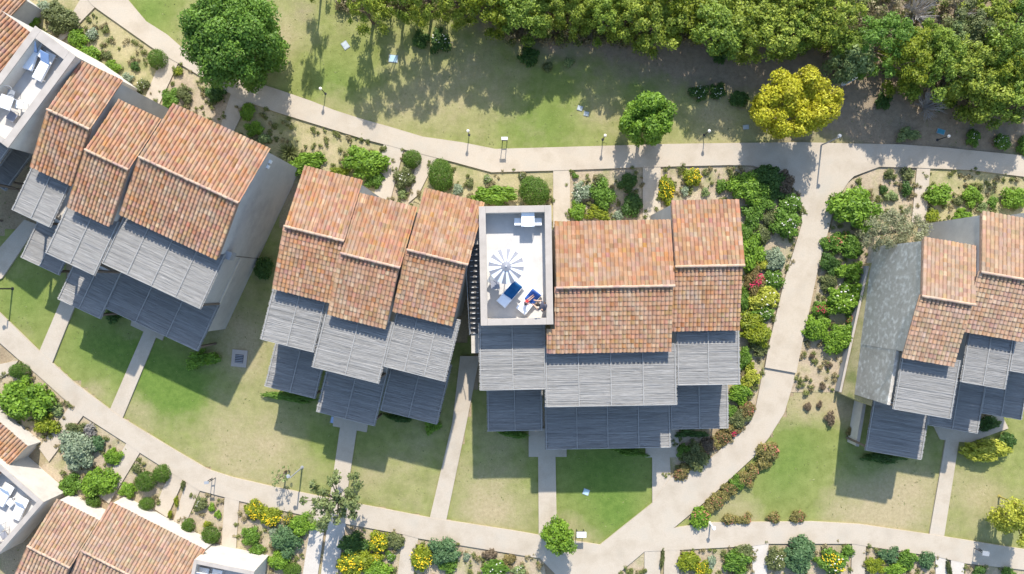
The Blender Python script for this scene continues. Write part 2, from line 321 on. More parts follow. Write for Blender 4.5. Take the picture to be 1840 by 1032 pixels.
# the wide walk between the middle and right houses comes down one step
path([(1436, 345), (1530, 318), (1500, 365), (1486, 421), (1468, 487), (1454, 553), (1440, 616), (1429, 670), (1373, 660), (1380, 620), (1395, 560), (1410, 500), (1426, 450), (1441, 400)], ztop=[.14, .14, .15, .17, .19, .22, .25, .27, .27, .25, .22, .19, .17, .15])
low_up = [(1428, 668), (1426, 686), (1409, 742), (1381, 787), (1353, 822), (1312, 860), (1266, 902), (1210, 949), (1273, 939), (1360, 938), (1458, 937), (1545, 942), (1670, 960), (1960, 1006)]
low_dn = [(1960, 1040), (1840, 1024), (1733, 1012), (1681, 1000), (1555, 981), (1531, 977), (1381, 977), (1352, 981), (1222, 988), (1158, 991), (1107, 1034), (1000, 1034), (970, 1003), (920, 995), (750, 967), (724, 960), (621, 941), (560, 929), (429, 900), (357, 881), (306, 848), (251, 813), (228, 797), (150, 747), (129, 729), (66, 672), (33, 645), (0, 616), (-60, 590)]
low_lf = [(-60, 520), (0, 562), (70, 630), (134, 688), (197, 735), (218, 750), (300, 800), (373, 843), (419, 858), (480, 872), (590, 895), (663, 909), (771, 930), (920, 953), (1000, 967), (1078, 979), (1172, 904), (1203, 860), (1260, 838), (1300, 803), (1345, 762), (1358, 730), (1372, 660)]
path([low_up[0]] + low_up[1:] + low_dn + low_lf, 0.146)
path([(1172, 815), (1203, 815), (1206, 870), (1172, 912)]); path([(1160, 770), (1220, 770), (1220, 822), (1160, 822)])
path([(967, 815), (998, 815), (1001, 975), (968, 970)]); path([(950, 770), (1018, 770), (1018, 821), (950, 821)])
path([(827, 640), (862, 640), (838, 762), (801, 940), (771, 936), (813, 758)])
path([(613, 755), (643, 760), (621, 905), (592, 900)]); path([(600, 745), (662, 755), (659, 777), (598, 766)])
path([(263, 585), (281, 604), (218, 757), (195, 742)]); path([(240, 560), (300, 590), (292, 612), (235, 585)])
path([(110, 540), (134, 552), (93, 655), (69, 636)]); path([(44, 395), (68, 404), (4, 500), (-40, 520), (-40, 490)])
path([(1702, 775), (1725, 780), (1695, 972), (1669, 965)]); path([(1675, 760), (1800, 745), (1812, 770), (1740, 796), (1690, 790)])
path([(129, 726), (152, 744), (88, 830), (70, 805)]); path([(-30, 660), (33, 648), (20, 668), (-30, 700)])
path([(228, 795), (253, 811), (196, 905), (176, 890)]); path([(306, 845), (330, 862), (300, 930), (278, 915)]); path([(336, 862), (360, 880), (330, 950), (312, 935)])
path([(404, 893), (430, 898), (424, 990), (398, 985)])
path([(561, 925), (585, 932), (566, 1070), (538, 1070)], m=M_pathw); path([(590, 932), (622, 939), (600, 1070), (572, 1070)], m=M_pathw)
path([(724, 956), (752, 964), (738, 1070), (710, 1070)]); path([(1158, 985), (1187, 985), (1185, 1070), (1158, 1070)]); path([(1194, 985), (1222, 984), (1218, 1070), (1192, 1070)])
path([(1000, 1030), (1107, 1030), (1060, 1070), (1000, 1070)])
path([(1352, 977), (1381, 974), (1376, 1070), (1352, 1070)], m=M_pathw); path([(1531, 974), (1556, 978), (1552, 1070), (1528, 1070)])
path([(1681, 996), (1704, 1000), (1698, 1070), (1681, 1070)], m=M_pathw); path([(1709, 1002), (1733, 1008), (1728, 1070), (1704, 1070)], m=M_pathw)
# ------------------------------------------------------------------ clay tiles
PAL = [((.47, .255, .155), 5), ((.50, .30, .195), 5), ((.47, .32, .24), 3.5), ((.53, .39, .29), 3), ((.60, .50, .40), 1.0), ((.42, .25, .175), 2.5), ((.52, .255, .125), 2.0), ((.44, .315, .25), 2.5), ((.53, .35, .245), 3.5), ((.37, .26, .205), 1), ((.56, .29, .11), .5)]
PALC = np.array([p[0] for p in PAL]); PALW = np.array([p[1] for p in PAL]); PALW = PALW / PALW.sum()
CW, EX = 0.232, 0.272                    # column spacing, exposed length
def tile_template():
    V = []; Fq = []; n = 6; L = EX + 0.07
    for y, hw, hh, lift in ((0.0, .078, .056, .0), (L, .091, .070, .034)):
        for k in range(n + 1):
            a = math.pi * k / n; V.append((-hw * math.cos(a), y, lift + hh * math.sin(a)))
    for hw, hh in ((.091, .070), (.074, .05)):   # the open lower end shows the tile's thickness
        for k in range(n + 1):
            a = math.pi * k / n; V.append((-hw * math.cos(a), L, .034 + hh * math.sin(a)))
    Fq += [(k, k + 1, n + 2 + k, n + 1 + k) for k in range(n)]
    Fq += [(2 * n + 2 + k, 2 * n + 3 + k, 3 * n + 4 + k, 3 * n + 3 + k) for k in range(n)]
    o = len(V)
    for y, lift in ((0.0, -.012), (L, .010)):
        for dx, h in ((-.068, .034), (-.03, .004), (.03, .004), (.068, .034)): V.append((CW / 2 + dx, y, lift + h))
    Fq += [(o + k, o + k + 1, o + 5 + k, o + 4 + k) for k in range(3)]

    return np.array(V), np.array(Fq)
TV, TF = tile_template()
def colvar(c, n): return np.clip(c * (1 + RNG.normal(0, .07, (n, 1))) + RNG.normal(0, .01, (n, 3)), 0.02, 0.9)
PALC = (PALC * .82 + PALC.mean(0) * .18) * np.array([.765, .628, .485])
BLEACH = np.array([.44, .345, .25])
TILE_ME = {}
for i in range(48):
    wb_ = (0.15, 0.42)[i // 24]
    c = colvar(PALC[[RNG.choice(len(PAL), p=PALW)]] * (1 - wb_) + BLEACH * wb_, 1)[0]
    TILE_ME.setdefault(wb_, []).append(mesh_np('tile', TV, TF, M_tile, {'Col': ('FLOAT_COLOR', 'FACE', np.tile([*c, 1], (len(TF), 1)))}))
RV = []; RF = []
for y, r in ((0, .075), (.40, .095)):
    for k in range(8):
        a = math.pi * k / 7; RV.append((-r * 1.1 * math.cos(a), y, (.02 if y else 0) + r * .8 * math.sin(a)))
for k in range(8):
    a = math.pi * k / 7; RV.append((-.08 * math.cos(a), .40, .02 + .055 * math.sin(a)))
RV += RV[8:16]
RF = [(k, 8 + k, 9 + k, k + 1) for k in range(7)] + [(24 + k, 16 + k, 17 + k, 25 + k) for k in range(7)]
RIDGE_ME = []
for i in range(6):
    c = colvar(np.array([[.42, .30, .215]]), 1)[0]
    RIDGE_ME.append(mesh_np('ridge_tile', RV, np.array(RF), M_tile, {'Col': ('FLOAT_COLOR', 'FACE', np.tile([*c, 1], (len(RF), 1)))}))

class House:
    def __init__(s, name, theta, org, label, group='clay roofed white houses of the holiday village', bleach=0.15):
        s.bleach = bleach
        s.th = R(theta); s.o = P(*org); s.root = empty(name, s.o, -s.th, label, 'house', group); s.tiles = 0; s.perg = 0
    def loc(s, px, py, z):               # measured point -> house coordinates
        w_ = P(px, py, z) - s.o; c, sn = math.cos(s.th), math.sin(s.th)
        return Vector((w_.x * c - w_.y * sn, w_.x * sn + w_.y * c, z))
    def slope(s, roof, u0, u1, yt, zt, yb, zb, rest, pick, extra=None):
        d = Vector((0, yb - yt, zb - zt)); L = d.length; d.normalize(); x = Vector((1, 0, 0)) if d.y > 0 else Vector((-1, 0, 0)); nrm = x.cross(d)
        if nrm.z < 0: nrm = -nrm; x = -x
        nc = max(1, round((u1 - u0) / CW)); cw = (u1 - u0) / nc; nr = max(1, round(L / EX)); ex = L / nr
        for r in range(nr):
            cols = list(range(nc))
            if extra and yt + d.y * r * ex < extra[1]: cols = list(range(-extra[0], nc))
            for c in cols:
                u = u0 + (c + .5) * cw + random.gauss(0, .004)
                p = Vector((u, yt, zt)) + d * (r * ex + random.gauss(0, .006)) + nrm * random.uniform(0, .006)
                q = Matrix.Rotation(random.gauss(0, .018), 3, nrm)
                M = Matrix.Identity(4)
                for k, ax in enumerate((q @ x, q @ d, nrm)):
                    M.col[k] = (*ax, 0)
                M.col[0] = M.col[0] * (cw / CW); M.col[1] = M.col[1] * (ex / EX); M.col[3] = (*p, 1)
                if pick and s.tiles < 300:
                    s.tiles += 1; o = link('tile', random.choice(TILE_ME[s.bleach]), roof); o.matrix_basis = M
                else: rest.append(np.array(M))
    def unit(s, NL, NR, RL, RR, SL, SR, zn=6.05, zr=6.84, zs=6.05, base=-0.1, extra=None, pick=True, wallm=None, openings=True, skipN=False):
        a = [s.loc(*p, z) for p, z in ((NL, zn), (NR, zn), (RL, zr), (RR, zr), (SL, zs), (SR, zs))]
        u0 = (a[0].x + a[2].x + (a[4].x if not extra else a[2].x)) / 3; u1 = (a[1].x + a[3].x + a[5].x) / 3
        yn = (a[0].y + a[1].y) / 2; yr = (a[2].y + a[3].y) / 2; ys = (a[4].y + a[5].y) / 2
        zd = zr - .12                                    # the back slope starts a step below the ridge
        roof = MB()
        for (ya, za, yb, zb) in ((yn - .06, zn, yr - .02, zr), (yr + .03, zd, ys + .06, zs)):
            roof.add([(u0 + .02, ya, za - .02), (u1 - .02, ya, za - .02), (u1 - .02, yb, zb - .02), (u0 + .02, yb, zb - .02), (u0 + .02, ya, za - .16), (u1 - .02, ya, za - .16), (u1 - .02, yb, zb - .17), (u0 + .02, yb, zb - .17)],
                     [(0, 1, 2, 3), (7, 6, 5, 4), (0, 4, 5, 1), (2, 6, 7, 3), (1, 5, 6, 2), (3, 7, 4, 0)])
        roof = roof.build('roof', M_deck, s.root)
        rest = []
        s.slope(roof, u0, u1, yr + .02, zd, ys, zs, rest, pick, extra)
        s.slope(roof, u0, u1, yr - .05, zr, yn, zn, rest, False)
        A = np.array(rest); n = len(A)
        if n:
            V = (np.einsum('nij,vj->nvi', A[:, :3, :3], TV) + A[:, None, :3, 3]).reshape(-1, 3)
            Fc = (TF[None] + (np.arange(n) * len(TV))[:, None, None]).reshape(-1, 4)
            c = colvar(PALC[RNG.choice(len(PAL), n, p=PALW)] * (1 - s.bleach) + BLEACH * s.bleach, n); c = np.concatenate([c, np.ones((n, 1))], 1)
            tag(link('tile_field', mesh_np('tile_field', V, Fc, M_tile, {'Col': ('FLOAT_COLOR', 'FACE', np.repeat(c, len(TF), 0))}), roof), kind='stuff')
        MB().box(u0 + .01, u1 - .01, yr - .075, yr - .005, zr - .16, zr + .005).build('ridge_mortar', M_deck, roof)
        nrd = max(1, round((u1 - u0) / .34)); st = (u1 - u0) / nrd
        for k in range(nrd):
            o = link('ridge_tile', random.choice(RIDGE_ME), roof, (u0 + st * k, yr - .04, zr + .015 + random.uniform(0, .012))); o.rotation_euler = (0, 0, -math.pi / 2 + random.gauss(0, .02)); o.scale = (.82, st / .34, .9)
        wy0, wy1 = yn - .16, ys + .30
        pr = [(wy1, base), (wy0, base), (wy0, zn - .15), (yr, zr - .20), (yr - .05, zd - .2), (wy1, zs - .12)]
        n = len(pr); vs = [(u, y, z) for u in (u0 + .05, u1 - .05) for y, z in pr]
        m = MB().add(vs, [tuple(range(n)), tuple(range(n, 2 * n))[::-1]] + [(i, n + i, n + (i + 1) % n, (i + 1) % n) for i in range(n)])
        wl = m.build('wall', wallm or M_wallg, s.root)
        if openings:
            uc = (u0 + u1) / 2
            for (z0, yy, sg) in ((0.0, wy1, -1), (3.05, wy1, -1)):
                if zs < 4 and z0 > 0: continue
                d = MB().box(uc - .75, uc + .75, yy - .03 if sg < 0 else yy, yy if sg < 0 else yy + .03, z0 + .02, z0 + 2.1).build('door', M_shut, s.root)
                for q in (-1, 1): MB().box(uc + q * .37 - .3, uc + q * .37 + .3, yy - .04, yy - .028, z0 + .15, z0 + 2.0).build('pane', M_glass, d)
                MB().box(uc - .05, uc - .02, yy - .09, yy - .03, z0 + 1.0, z0 + 1.12).build('handle', M_steel, d)
            w_ = MB().box(uc - .35, uc + .35, wy0 - .01, wy0 + .04, zn - 1.15, zn - .45).build('window', M_shut, s.root)
            MB().box(uc - .28, uc + .28, wy0 + .04, wy0 + .05, zn - 1.08, zn - .52).build('pane', M_glass, w_)
        return u0, u1, yn, yr, ys
    def pergola(s, TL, TR, BL, BR, z, name='pergola', bays=3, posts_to=0.0, yin=None, drop=0.06):
        s.perg += 1; z = z + .012 * (s.perg % 3)
        a = [s.loc(*p, z) for p in (TL, TR, BL, BR)]; u0 = (a[0].x + a[2].x) / 2; u1 = (a[1].x + a[3].x) / 2
        y0 = max(a[0].y, a[1].y) if yin is None else yin; y1 = (a[2].y + a[3].y) / 2
        fr = MB()
        for k in range(bays + 1):
            u = u0 + .10 + (u1 - u0 - .2) * k / bays; fr.box(u - .05, u + .05, y1 + .06, y0 - .02, z - .2, z - .05)
        fr.box(u0 + .03, u1 - .03, y1 + .16, y1 + .28, z - .36, z - .205)
        top = fr.build(name, M_wood, s.root)
        for u in ([u0 + .15, u1 - .15] if u1 - u0 < 4.2 else [u0 + .15, (u0 + u1) / 2, u1 - .15]):
            MB().box(u - .06, u + .06, y1 + .16, y1 + .28, posts_to, z - .362).build('post', M_wood, top)
        for k in range(bays):                # one reed mat per bay, canes laid along the house
            b0 = u0 + (u1 - u0) * k / bays - .02; b1 = u0 + (u1 - u0) * (k + 1) / bays + .02; n = int((y0 - y1) / .026)
            yy = y1 + (np.arange(n) + RNG.uniform(.2, .8, n)) * (y0 - y1) / n; seg = 4
            rad = RNG.uniform(.012, .021, n); zz = z - .03 + RNG.uniform(-.008, .014, n); e0 = b0 + RNG.uniform(-.05, .02, n); e1 = b1 + RNG.uniform(-.02, .05, n)
            t = np.linspace(0, 1, seg + 1); V = []; Q = []
            wob = RNG.normal(0, .007, (n, seg + 1)); wz = RNG.normal(0, .004, (n, seg + 1))
            X = e0[:, None] + (e1 - e0)[:, None] * t; Y = yy[:, None] + wob; Z = zz[:, None] + wz
            ring = np.array([(-1, -.6), (0, 1), (1, -.6)])
            V = np.stack([np.repeat(X[:, :, None], 3, 2), Y[:, :, None] + rad[:, None, None] * ring[:, 0], Z[:, :, None] + rad[:, None, None] * ring[:, 1]], -1).reshape(-1, 3)
            base_ = (np.arange(n)[:, None] * (seg + 1) + np.arange(seg)[None]).reshape(-1) * 3
            Q = np.concatenate([np.stack([base_ + i, base_ + 3 + i, base_ + 3 + (i + 1) % 3, base_ + (i + 1) % 3], 1) for i in range(3)])
            link('reed_mat', mesh_np('reed_mat', V, Q, M_reed), top)
        MB().box(u0 - .01, u1 + .01, y1 + .05, y0 - .02, z - .062, z - .052).build('reed_backing', M_reed, top)
        for k in range(bays + 1):
            u = u0 + .05 + (u1 - u0 - .1) * k / bays
            if k in (0, bays) or True: MB().box(u - .022, u + .022, y1 + .01, y0 - .05, z - .005, z + .028).build('batten', M_batten, top)
        MB().box(u0 + .02, u1 - .02, y1 + .005, y1 + .045, z - .01, z + .022).build('edge_batten', M_batten, top)
        return u0, u1, y0, y1
    def balcony(s, u0, u1, ytop, yfront, z=2.95):
        MB().box(u0 + .1, u1 - .1, yfront, ytop + .2, z - .18, z).build('balcony_slab', M_wall, s.root)
        MB().box(u0 + .1, u1 - .1, yfront, yfront + .12, z + .002, z + .85).build('balcony_wall', M_wall, s.root)
    def terrace(s, NL, NR, SL, SR, ztop, zfloor, t=(.36, .36, .36, .36), base=-0.1):    # walls W, E, N, S
        a = [s.loc(*p, ztop) for p in (NL, NR, SL, SR)]; u0 = (a[0].x + a[2].x) / 2; u1 = (a[1].x + a[3].x) / 2; yn = (a[0].y + a[1].y) / 2; ys = (a[2].y + a[3].y) / 2
        MB().box(u0 + .03, u1 - .03, ys + .03, yn - .03, base, zfloor - .01).build('wall', M_wall, s.root)
        MB().box(u0 + t[0] + .001, u1 - t[1] - .001, ys + t[3] + .001, yn - t[2] - .001, zfloor - .02, zfloor).build('terrace_floor', M_floor, s.root)
        zc = ztop - .06
        pa = MB()
        pa.box(u0 + .03, u0 + t[0], ys + .03, yn - .03, zfloor - .009, zc); pa.box(u1 - t[1], u1 - .03, ys + .03, yn - .03, zfloor - .009, zc)
        pa.box(u0 + t[0] + .001, u1 - t[1] - .001, yn - t[2], yn - .031, zfloor - .009, zc - .001); pa.box(u0 + t[0] + .001, u1 - t[1] - .001, ys + .031, ys + t[3], zfloor - .009, zc - .001)
        pw = pa.build('parapet', M_wall, s.root)
        for q, b in enumerate(((u0, u0 + t[0] + .02, ys, yn), (u1 - t[1] - .02, u1, ys, yn), (u0 + t[0] + .022, u1 - t[1] - .022, yn - t[2] - .02, yn), (u0 + t[0] + .022, u1 - t[1] - .022, ys, ys + t[3] + .02))):
            MB().box(*b, zc + .001, ztop).build('coping', M_coping, pw, bev=.012)
        return u0, u1, yn, ys

# ---- middle-left house (three staggered roofs)
B = House('house', 25, (330, 330), 'white house with three staggered clay roofs, left of centre, tall bare east wall')
uu = B.unit((146, 112), (227, 150), (86.5, 195), (160, 232), (54, 295), (122, 331), pick=False)
u2 = B.unit((214, 180), (279, 213), (157, 268), (234, 307), (118, 366), (202, 410))
u3 = B.unit((309, 187), (482, 268), (251, 279), (429, 366), (218, 382), (390, 468))
p1 = B.pergola((57, 302), (119, 335), (22, 373), (92, 415), 5.52, bays=2, posts_to=2.9, yin=uu[4] + .35)
p2 = B.pergola((115, 379), (202, 422), (85, 452), (169, 500), 5.52, bays=2, posts_to=2.9, yin=u2[4] + .35)
p3 = B.pergola((223, 387), (396, 480), (185, 469), (357, 560), 5.52, bays=4, posts_to=2.9, yin=u3[4] + .35)
for p, q in ((p1, uu), (p2, u2), (p3, u3)): B.balcony(p[0], p[1], q[4], p[3] + .15)
B.pergola((66, 403), (130, 440), (38, 459), (105, 499), 2.72, bays=2, yin=p1[3] + .7)
B.pergola((140, 480), (213, 500), (96, 532), (180, 576), 2.72, bays=2, yin=p2[3] + .7)
B.pergola((213, 490), (390, 553), (192, 550), (354, 637), 2.72, bays=3, yin=p3[3] + .7)
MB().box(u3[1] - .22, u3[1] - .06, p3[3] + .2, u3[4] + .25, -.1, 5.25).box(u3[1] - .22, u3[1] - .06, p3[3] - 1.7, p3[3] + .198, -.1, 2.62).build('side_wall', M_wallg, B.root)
MB().box(u3[1] - .05, u3[1] + .30, u3[4] + .1, u3[4] + .55, 4.6, 5.3).build('meter_niche', M_steel, B.root)
for k in range(2): MB().box(u3[1] - .06, u3[1] + .06, u3[2] - .7 - .32 * k, u3[2] - .5 - .32 * k, 5.0, 5.25).build('spotlight', M_white, B.root)
# ---- middle house
C = House('house', 14, (665, 500), 'white house with three stepped clay roofs just left of the roof terrace')
c1 = C.unit((548, 301), (660, 328), (510, 403), (614, 433), (490, 515), (588, 543), pick=False)
c2 = C.unit((649, 351), (750, 374), (611, 452), (712, 480), (586, 563), (698, 590))
c3 = C.unit((759, 339), (864, 365), (733, 450), (841, 473), (708, 560), (818, 583))
q1 = C.pergola((490, 520), (585, 545), (469, 609), (562, 635), 5.52, bays=2, posts_to=2.9, yin=c1[4] + .35)
q2 = C.pergola((586, 565), (698, 592), (559, 661), (686, 690), 5.52, bays=2, posts_to=2.9, yin=c2[4] + .35)
q3 = C.pergola((708, 565), (820, 587), (692, 661), (803, 686), 5.52, bays=3, posts_to=2.9, yin=c3[4] + .35)
for p, q in ((q1, c1), (q2, c2), (q3, c3)): C.balcony(p[0], p[1], q[4], p[3] + .15)
C.pergola((490, 620), (580, 650), (480, 694), (568, 719), 2.72, bays=2, yin=q1[3] + .7)
C.pergola((590, 660), (692, 690), (567, 738), (672, 768), 2.72, bays=2, yin=q2[3] + .7)
C.pergola((700, 665), (806, 682), (684, 738), (784, 763), 2.72, bays=2, yin=q3[3] + .7)
# ---- house with the roof terrace
D = House('house', -1.0, (1090, 500), 'white house at the centre with a parapeted roof terrace and two clay roofs')
tD = D.terrace((863, 370), (993, 370), (861, 585), (992, 584), 6.72, 5.80)
d2 = D.unit((997, 400), (1202, 398), (998, 516), (1208, 513), (998, 631), (1211, 631), extra=(2, D.loc(985, 584, 6.4).y))
d3 = D.unit((1201, 362), (1326, 362), (1212, 477), (1334, 477), (1214, 592), (1332, 592), pick=False)
r1 = D.pergola((863, 588), (981, 588), (861, 701), (979, 701), 5.52, bays=2, posts_to=2.9, yin=tD[3] + .02)
r2 = D.pergola((981, 634), (1214, 634), (980, 730), (1216, 730), 5.52, bays=4, posts_to=2.9, yin=d2[4] + .35)
r3 = D.pergola((1217, 594), (1329, 594), (1217, 692), (1328, 692), 5.52, bays=2, posts_to=2.9, yin=d3[4] + .35)
for p, q in ((r1, tD[3]), (r2, d2[4]), (r3, d3[4])): D.balcony(p[0], p[1], q, p[3] + .15)
D.pergola((876, 702), (974, 702), (876, 775), (974, 774), 2.72, bays=2, yin=r1[3] + .7)
D.pergola((980, 730), (1204, 730), (980, 807), (1204, 806), 2.72, bays=4, yin=r2[3] + .7)
D.pergola((1205, 692), (1308, 692), (1205, 771), (1308, 771), 2.72, bays=2, yin=r3[3] + .7)
# outside stair between the two middle houses
st = MB(); a0 = D.loc(847, 440, 5.6); a1 = D.loc(850, 600, 3.0); nS = 17
stair = D.root
us0 = tD[0] - .78; us1 = tD[0] - .04
for k in range(nS):
    y = a0.y + (a1.y - a0.y) * k / nS; z = 5.75 - 2.7 * k / nS; yb = a0.y + (a1.y - a0.y) * (k + 1) / nS
    t_ = MB().box(us0, us1, yb, y, z - .16 - .16, z - .16).build('stair_tread', M_stone, D.root)
    for e in (0, 1):
        ue = us0 + .22 + .28 * e + .012 * k * 0
        MB().box(ue - .08 + .02 * e, ue + .08 - .02 * e, yb + .015, yb + .05, z - .158, z - .15).build('painted_sun_slot', M_white, t_)  # white strips paint the slots of sunlight falling across the shaded treads
MB().box(us0, us1, D.loc(850, 635, 3.0).y, a1.y - .01, -.1, 2.95).build('stair_landing', M_wall, D.root)
MB().box(us0, us1, a0.y + .01, a0.y + 1.0, -.1, 5.78).build('stair_landing', M_wall, D.root)
MB().box(us0 - .06, us0 - .012, a1.y, a0.y, 2.9, 3.02).add([(us0 - .05, a0.y, 6.6), (us0 - .02, a0.y, 6.6), (us0 - .02, a1.y, 3.9), (us0 - .05, a1.y, 3.9), (us0 - .05, a0.y, 6.54), (us0 - .02, a0.y, 6.54), (us0 - .02, a1.y, 3.84), (us0 - .05, a1.y, 3.84)], [(0, 1, 2, 3), (7, 6, 5, 4), (0, 4, 5, 1), (1, 5, 6, 2), (2, 6, 7, 3), (3, 7, 4, 0)]).build('handrail', M_steel, D.root)
lam = MB().box(us1 - .42, us1 + .02, a0.y + .28, a0.y + .33, 6.2, 6.26).build('wall_lantern', M_black, D.root)
MB().disc((us1 - .38, a0.y + .15), .10, .14, 5.95, 6.2, 8).build('lantern_hood', M_black, lam)
# ---- right house
E = House('house', 9.7, (1720, 540), 'white house at the right edge with bleached clay roofs and stained west wall', bleach=0.42)
e1 = E.unit((1670, 431), (1747, 442), (1646, 529), (1747, 546), (1620, 641), (1723, 658), wallm=M_wallst)
e2 = E.unit((1752, 380), (1880, 401), (1759, 487), (1862, 505), (1742, 597), (1846, 613))
e3 = E.unit((1886, 372), (2000, 392), (1874, 470), (1990, 490), (1850, 580), (1960, 600), pick=False)
f1 = E.pergola((1620, 655), (1723, 662), (1603, 738), (1709, 751), 5.52, bays=1, posts_to=2.9, yin=e1[4] + .35)
f2 = E.pergola((1742, 605), (1820, 612), (1724, 687), (1807, 700), 5.52, bays=2, posts_to=2.9, yin=e2[4] + .35)
f3 = E.pergola((1826, 600), (1920, 612), (1811, 667), (1905, 682), 5.52, bays=2, posts_to=2.9, yin=e3[4] + .35)
for p, q in ((f1, e1), (f2, e2), (f3, e3)): E.balcony(p[0], p[1], q[4], p[3] + .15)
E.pergola((1567, 725), (1670, 740), (1557, 812), (1656, 825), 2.72, bays=1, yin=f1[3] + .9)
E.pergola((1672, 700), (1770, 712), (1669, 768), (1755, 776), 2.72, bays=2, yin=f2[3] + 1.2)
E.pergola((1770, 690), (1845, 700), (1762, 745), (1836, 753), 2.72, bays=2, yin=f3[3] + .7)
xa, xb = E.loc(1598, 700, 5.2).x, E.loc(1547, 765, 2.6).x
MB().box(e1[0] + .06, e1[0] + .26, E.loc(1592, 727, 5.2).y, e1[4] + .29, -.1, 5.2).build('side_wall', M_wallst, E.root)
xb = E.loc(1547, 765, 1.2).x
MB().box(xb - .08, xb + .08, E.loc(1541, 802, 1.2).y, E.loc(1552, 725, 1.2).y + .1, -.1, 1.15).build('side_wall', M_wall, E.root)
MB().box(xb - .10, xb + .10, E.loc(1541, 802, 1.2).y - .02, E.loc(1552, 725, 1.2).y + .12, 1.151, 1.2).build('coping', M_coping, E.root)
# ---- far left house with terrace
A = House('house', 36.5, (60, 180), 'white house in the top left corner with a long roof terrace holding two sun loungers')
tA = A.terrace((64, 46), (138, 103), (-62, 214), (14, 262), 6.72, 5.80, t=(.40, .42, .55, .3))
a1_ = A.unit((-46, -18), (45, 58), (-150, 100), (-45, 178), (-190, 200), (-85, 280), pick=False)
A.unit((-70, -90), (34, -14), (-150, 20), (-40, 105), (-200, 120), (-90, 195), zn=1.9, zr=2.6, zs=1.9, pick=False, openings=False)
g1 = A.pergola((-62, 214), (14, 262), (-100, 290), (-26, 335), 5.52, bays=2, posts_to=2.9, yin=tA[3] + .02)
A.pergola((-100, 290), (-20, 338), (-125, 350), (-50, 398), 2.72, bays=2, yin=g1[3] + .7)
g2 = A.pergola((14, 262), (40, 282), (-12, 330), (20, 350), 2.9, bays=1, yin=tA[3] + .4)
# ---- lower left houses: they stand a storey lower, the garden reaches their upper floor
FT = House('house', 41, (40, 930), 'white roof terrace block at the lower left edge with white loungers')
tF = FT.terrace((-30, 800), (74, 908), (-110, 905), (-10, 1004), 2.40, 1.45, t=(.3, .3, .3, .3), base=-0.5)
G_ = House('house', 41, (0, 800), 'small clay roof corner with white wall at the left edge, above the garden')
G_.unit((-50, 712), (47, 806), (-140, 800), (-40, 900), (-200, 880), (-110, 970), zn=1.6, zr=2.2, zs=1.6, base=-0.5, pick=False, openings=False, wallm=M_wall)
Fh = House('house', 27, (200, 980), 'clay roofed house at the bottom left corner below the planted beds', bleach=0.42)
Fh.unit((94, 894), (167, 930), (51, 979), (126, 1021), (18, 1075), (95, 1112), zn=1.75, zr=2.38, zs=1.75, base=-0.5, openings=False, wallm=M_wall)
Fh.unit((190, 894), (357, 987), (150, 987), (318, 1078), (116, 1082), (284, 1170), zn=1.75, zr=2.38, zs=1.75, base=-0.5, openings=False, pick=False, wallm=M_wall)
Hh = House('house', 11.5, (400, 1050), 'white terrace block at the bottom edge beside the pale walkway')
tH = Hh.terrace((348, 1005), (457, 1027), (330, 1100), (438, 1122), 2.70, 1.75, t=(.2, .2, .25, .25), base=-0.5)
# ------------------------------------------------------------------ foliage
def leaf_arrays(lobes, dens, leaf, rng, up=0.35, shell=0.3, asp=0.55, lo=-0.55):
    """leaf-shaped quads spread through the outer part of every lobe"""
    C_, Rr = np.array([l[:3] for l in lobes], float), np.array([l[3] for l in lobes], float)
    cnt = np.maximum(3, (4 * math.pi * Rr ** 2 * dens).astype(int)); idx = np.repeat(np.arange(len(lobes)), cnt); n = len(idx)
    d = rng.normal(size=(n, 3)); d /= np.linalg.norm(d, axis=1)[:, None]; d[:, 2] = np.where(d[:, 2] < lo, -d[:, 2], d[:, 2])
    rr = Rr[idx] * (1 - np.abs(rng.normal(0, shell, n)).clip(0, .95)) * rng.uniform(.92, 1.1, n); c = C_[idx] + d * rr[:, None]
    nr = d * .75 + rng.normal(0, .55, (n, 3)); nr[:, 2] += up; nr /= np.linalg.norm(nr, axis=1)[:, None]
    t = np.cross(nr, rng.normal(size=(n, 3))); t /= np.linalg.norm(t, axis=1)[:, None]; b = np.cross(nr, t)
    s = leaf * rng.uniform(.6, 1.35, n)[:, None] * .5
    V = np.stack([c - t * s, c + b * s * asp + t * s * .1, c + t * s + nr * s * .25, c - b * s * asp + t * s * .1], 1).reshape(-1, 3)
    Q = np.arange(n * 4).reshape(-1, 4); lt = rng.uniform(0, 1, len(lobes))
    tint = np.clip(.5 + .32 * (lt[idx] - .5) + rng.normal(0, .22, n), 0, 1)
    return V, Q, tint
def foliage(name, lobes, dens, leaf, seed, m=None, **k):
    V, Q, t = leaf_arrays(lobes, dens, leaf, np.random.default_rng(seed), **k)
    return mesh_np(name, V, Q, m, {'tint': ('FLOAT', 'FACE', t)})
def lobes_dome(n, r, rl, seed, h=1.0, jit=.42):
    q = np.random.default_rng(seed); L = []
    for i in range(n):
        a = i * 2.39996 + q.uniform(-.3, .3); f = math.sqrt((i + .5) / n); rad = f * (r - rl) * q.uniform(1 - jit, 1 + jit * .5)
        z = h * (math.sqrt(max(0, 1 - .85 * f * f)) * .62 + q.uniform(-.1, .1)) ; L.append((rad * math.cos(a), rad * math.sin(a), z * r, rl * q.uniform(1 - jit, 1 + jit)))
    return L
